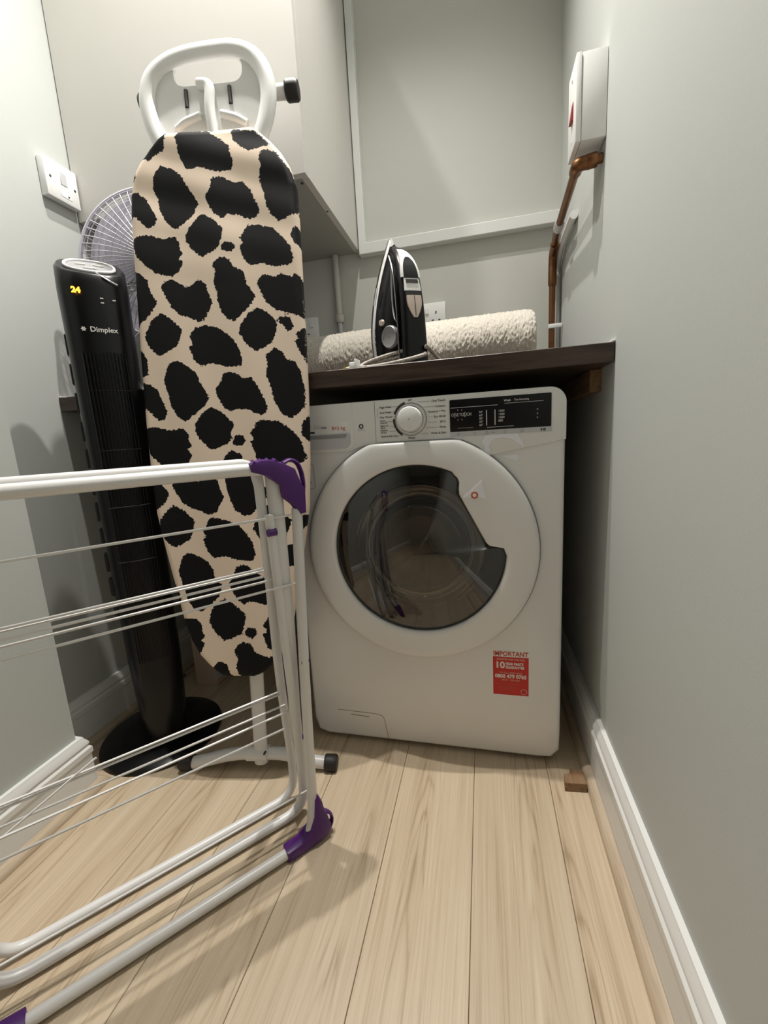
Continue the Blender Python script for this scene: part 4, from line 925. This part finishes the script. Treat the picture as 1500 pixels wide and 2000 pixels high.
patch(.160, .186, .019, .017, .0012, 'button_surround', M_['wplastic'], hd_)
patch(.176, .183, .014, .013, .003, 'steam_button', M_['matte'], hd_)
patch(.151, .159, .0185, .018, .0016, 'button_band', M_['matte'], hd_)
tg_ = patch(.106, .150, lambda q: .004 + .0125 * sin(min(1, q * 1.35) * pi / 2), None, .0035, 'trigger', M_['rose'] if 'rose' in M_ else M_.setdefault('rose', mat('warm_white_plastic', (.72, .60, .53), .3)), hd_)
obj('trigger_seam', tube([(.1405, 0, .108), (.1385, 0, .130), (.136, 0, .149)], .0006, 5), M_['ink'], tg_, world=False)
for s in (-1, 1):
    obj('handle_trim', tube(fillet([(.046, s * .017, .252), (.070, s * .021, .226), (.088, s * .0255, .196), (.099, s * .0275, .15), (.106, s * .0295, .08), (.109, s * .0305, .004)], .03, 4), .0018, 8), M_['silver'], t, world=False)
    obj('grip_trim', tube(fillet([(.070, s * .0215, .226), (.068, s * .024, .185), (.070, s * .024, .14), (.084, s * .027, .112), (.101, s * .029, .104)], .03, 5), .0017, 8), M_['silver'], t, world=False)
    Mx = Matrix.Translation((.052, s * .0465, .060)) @ Matrix.Rotation(-s * .45, 4, 'Z')
    obj('water_tank_window', tform(lathe([(.001, s * .001), (.019, s * .0015), (.022, s * .0035), (.024, s * .001), (.0245, s * -.006)], 32, 'y', (.022, 0, .018)), Mx), M_['grey'], t, world=False)
    obj('spray_button', tform(lathe([(.001, s * .0045), (.0062, s * .004), (.0072, s * -.002)], 20, 'y'), Matrix.Translation((.050, s * .045, .112)) @ Matrix.Rotation(-s * .35, 4, 'Z')), M_['rose'], t, world=False)
for k in range(7): obj('vent_mark', box(.0275, .0295, -.0566, -.055, .02 + k * .013, .0235 + k * .013), M_['lgrey'], t, world=False, smooth=False)
obj('logo_strip', tform(box(-.0028, .0028, -.0006, .0006, -.019, .019), Matrix.Translation((.0335, -.0498, .170)) @ Matrix.Rotation(.10, 4, 'Y') @ Matrix.Rotation(-.22, 4, 'X') @ Matrix.Rotation(.25, 4, 'Z')), M_['lgrey'], t, world=False, smooth=False)
# braided cord looped in front, with a plug
mcd = bpy.data.materials.new('braided_cord'); mcd.use_nodes = True; nt = mcd.node_tree; p = nt.nodes['Principled BSDF']; vo = nt.nodes.new('ShaderNodeTexVoronoi'); vo.inputs['Scale'].default_value = 620; tcx = nt.nodes.new('ShaderNodeTexCoord'); rp = nt.nodes.new('ShaderNodeValToRGB')
rp.color_ramp.elements[0].color = (.66, .62, .56, 1); rp.color_ramp.elements[1].color = (.22, .19, .17, 1); rp.color_ramp.elements[0].position = .45; rp.color_ramp.elements[1].position = .62
nt.links.new(tcx.outputs['Object'], vo.inputs['Vector']); nt.links.new(vo.outputs[0], rp.inputs[0]); nt.links.new(rp.outputs[0], p.inputs['Base Color']); p.inputs['Roughness'].default_value = .8
cpts = [Vector((-.335, .13, ZT + .02))]
for k in range(105):
    a = .2 + k * 2 * pi / 30.0; lp = int((a - .2) / (2 * pi))
    lf = min(2.999, (a - .2) / (2 * pi)); lp = lf; ii = int(lf); ft_ = lf - ii; mixl = lambda L_: L_[ii] * (1 - ft_) + L_[ii + 1] * ft_
    rx_ = mixl((.072, .079, .066, .074)); hi = mixl((.034, .024, .018, .010))
    cpts.append(Vector((-.425 - .014 * lp + rx_ * cos(a), .050 + .026 * sin(a) + .004 * lp, ZT + .0055 + hi * (.5 + .5 * cos(a - .9)) + .005 * (3 - lp) * .6)))
cpts += [Vector((-.490, .030, ZT + .012)), Vector((-.512, .036, ZT + .014))]
_c = cpts; cpts = []
for i in range(len(_c) - 1):                    # smooth the path (Catmull-Rom)
    p0, p1, p2, p3 = _c[max(0, i - 1)], _c[i], _c[i + 1], _c[min(len(_c) - 1, i + 2)]
    for q in (0, .34, .67):
        cpts.append(.5 * ((2 * p1) + (p2 - p0) * q + (2 * p0 - 5 * p1 + 4 * p2 - p3) * q * q + (3 * p1 - p0 - 3 * p2 + p3) * q ** 3))
IMI = MI.inverted()
cord = obj('cord', tube([IMI @ p_ for p_ in cpts], .0042, 10), mcd, t, world=False)
pl = tag(obj('plug', merge(box(-.528, -.512, .024, .048, ZT + .001, ZT + .026, .003, 2), box(-.5135, -.509, .018, .054, ZT + .0006, ZT + .032, .002, 2)), M_['wplastic'], t), 'white three pin plug')
obj('plug_pin', box(-.546, -.527, .032, .040, ZT + .010, ZT + .017, .001, 1), M_['brass'], pl)

# ================================================================== ROLLED RUG
rx0, rx1, ry, rz = -.800, -.098, .425, ZT + .090
t = thing('rolled_rug', 'rolled cream plush rug lying on the worktop behind the iron', 'rug', ((rx0 + rx1) / 2, ry, ZT))
nx, na = 420, 150; rng = np.random.default_rng(3)
tuft = rng.normal(0, 1, (nx, na)); tuft = (tuft + np.roll(tuft, 1, 0) + np.roll(tuft, 1, 1) + np.roll(tuft, (1, 1), (0, 1))) / 2
V, F = [], []
for i in range(nx):
    q = i / (nx - 1); x = rx0 + (rx1 - rx0) * q
    e = min(q, 1 - q) * (rx1 - rx0); er = .016 * (1 - sqrt(max(0, 1 - (1 - min(1, e / .028)) ** 2)))
    for k in range(na):
        a = 2 * pi * k / na
        r = .087 + .002 * sin(19 * x + 1) + .002 * sin(17 * x + 2 * a) - er + .0009 * tuft[i, k] - .004 * max(0, -sin(a)) ** 3 + .004 * q
        z_ = rz + r * sin(a) * .98
        V.append((x + .0007 * tuft[i, (k * 7) % na] * (1 if 2 < i < nx - 3 else .3), ry + r * 1.08 * cos(a), max(ZT + .001, z_)))
for i in range(nx - 1):
    for k in range(na): F.append([i * na + k, i * na + (k + 1) % na, (i + 1) * na + (k + 1) % na, (i + 1) * na + k])
for end, sgn in ((0, -1), (nx - 1, 1)):
    prev = [end * na + k for k in range(na)]
    for rr in (.75, .5, .25, .03):
        s0 = len(V)
        for k in range(na):
            P_ = Vector(V[end * na + k]); cc = Vector((P_.x, ry, rz)); w = cc.lerp(P_, rr); V.append((w.x - sgn * .010 * (1 - rr) * (1 + .5 * sin(rr * 25)), w.y, w.z))
        for k in range(na):
            f = [prev[k], s0 + k, s0 + (k + 1) % na, prev[(k + 1) % na]]; F.append(f if sgn < 0 else f[::-1])
        prev = [s0 + k for k in range(na)]
mru = mat('cream_plush_pile', (.66, .61, .53), .95, noise=.22, nscale=220, bump=.9, bscale=420, sheen=.5)
obj('roll', (V, [f[::-1] for f in F]), mru, t, angle=180)
# spiral edge of the roll at its right end
sp = []
for k in range(70):
    a = k * .28; r = .012 + .062 * k / 70; sp.append((rx1 - .004, ry + r * cos(a), rz + r * sin(a) * .96))
obj('spiral_edge', tube(sp, .0035, 6), mru, t)

# ================================================================== BOX BEHIND THE TOWER FAN
t = thing('cardboard_box', 'slim pale box standing on the floor behind the tower fan', 'box', (-1.145, .245, 0))
obj('carton', box(-1.186, -1.107, .186, .30, .0005, .30, .0012, 1), M_['card'], t, smooth=False)
obj('flap', box(-1.186, -1.107, .186, .30, .3005, .3025), M_['card'], t, smooth=False)
obj('corner_tape', box(-1.1105, -1.1065, .1855, .30, .02, .29), M_['lgrey'], t, smooth=False)
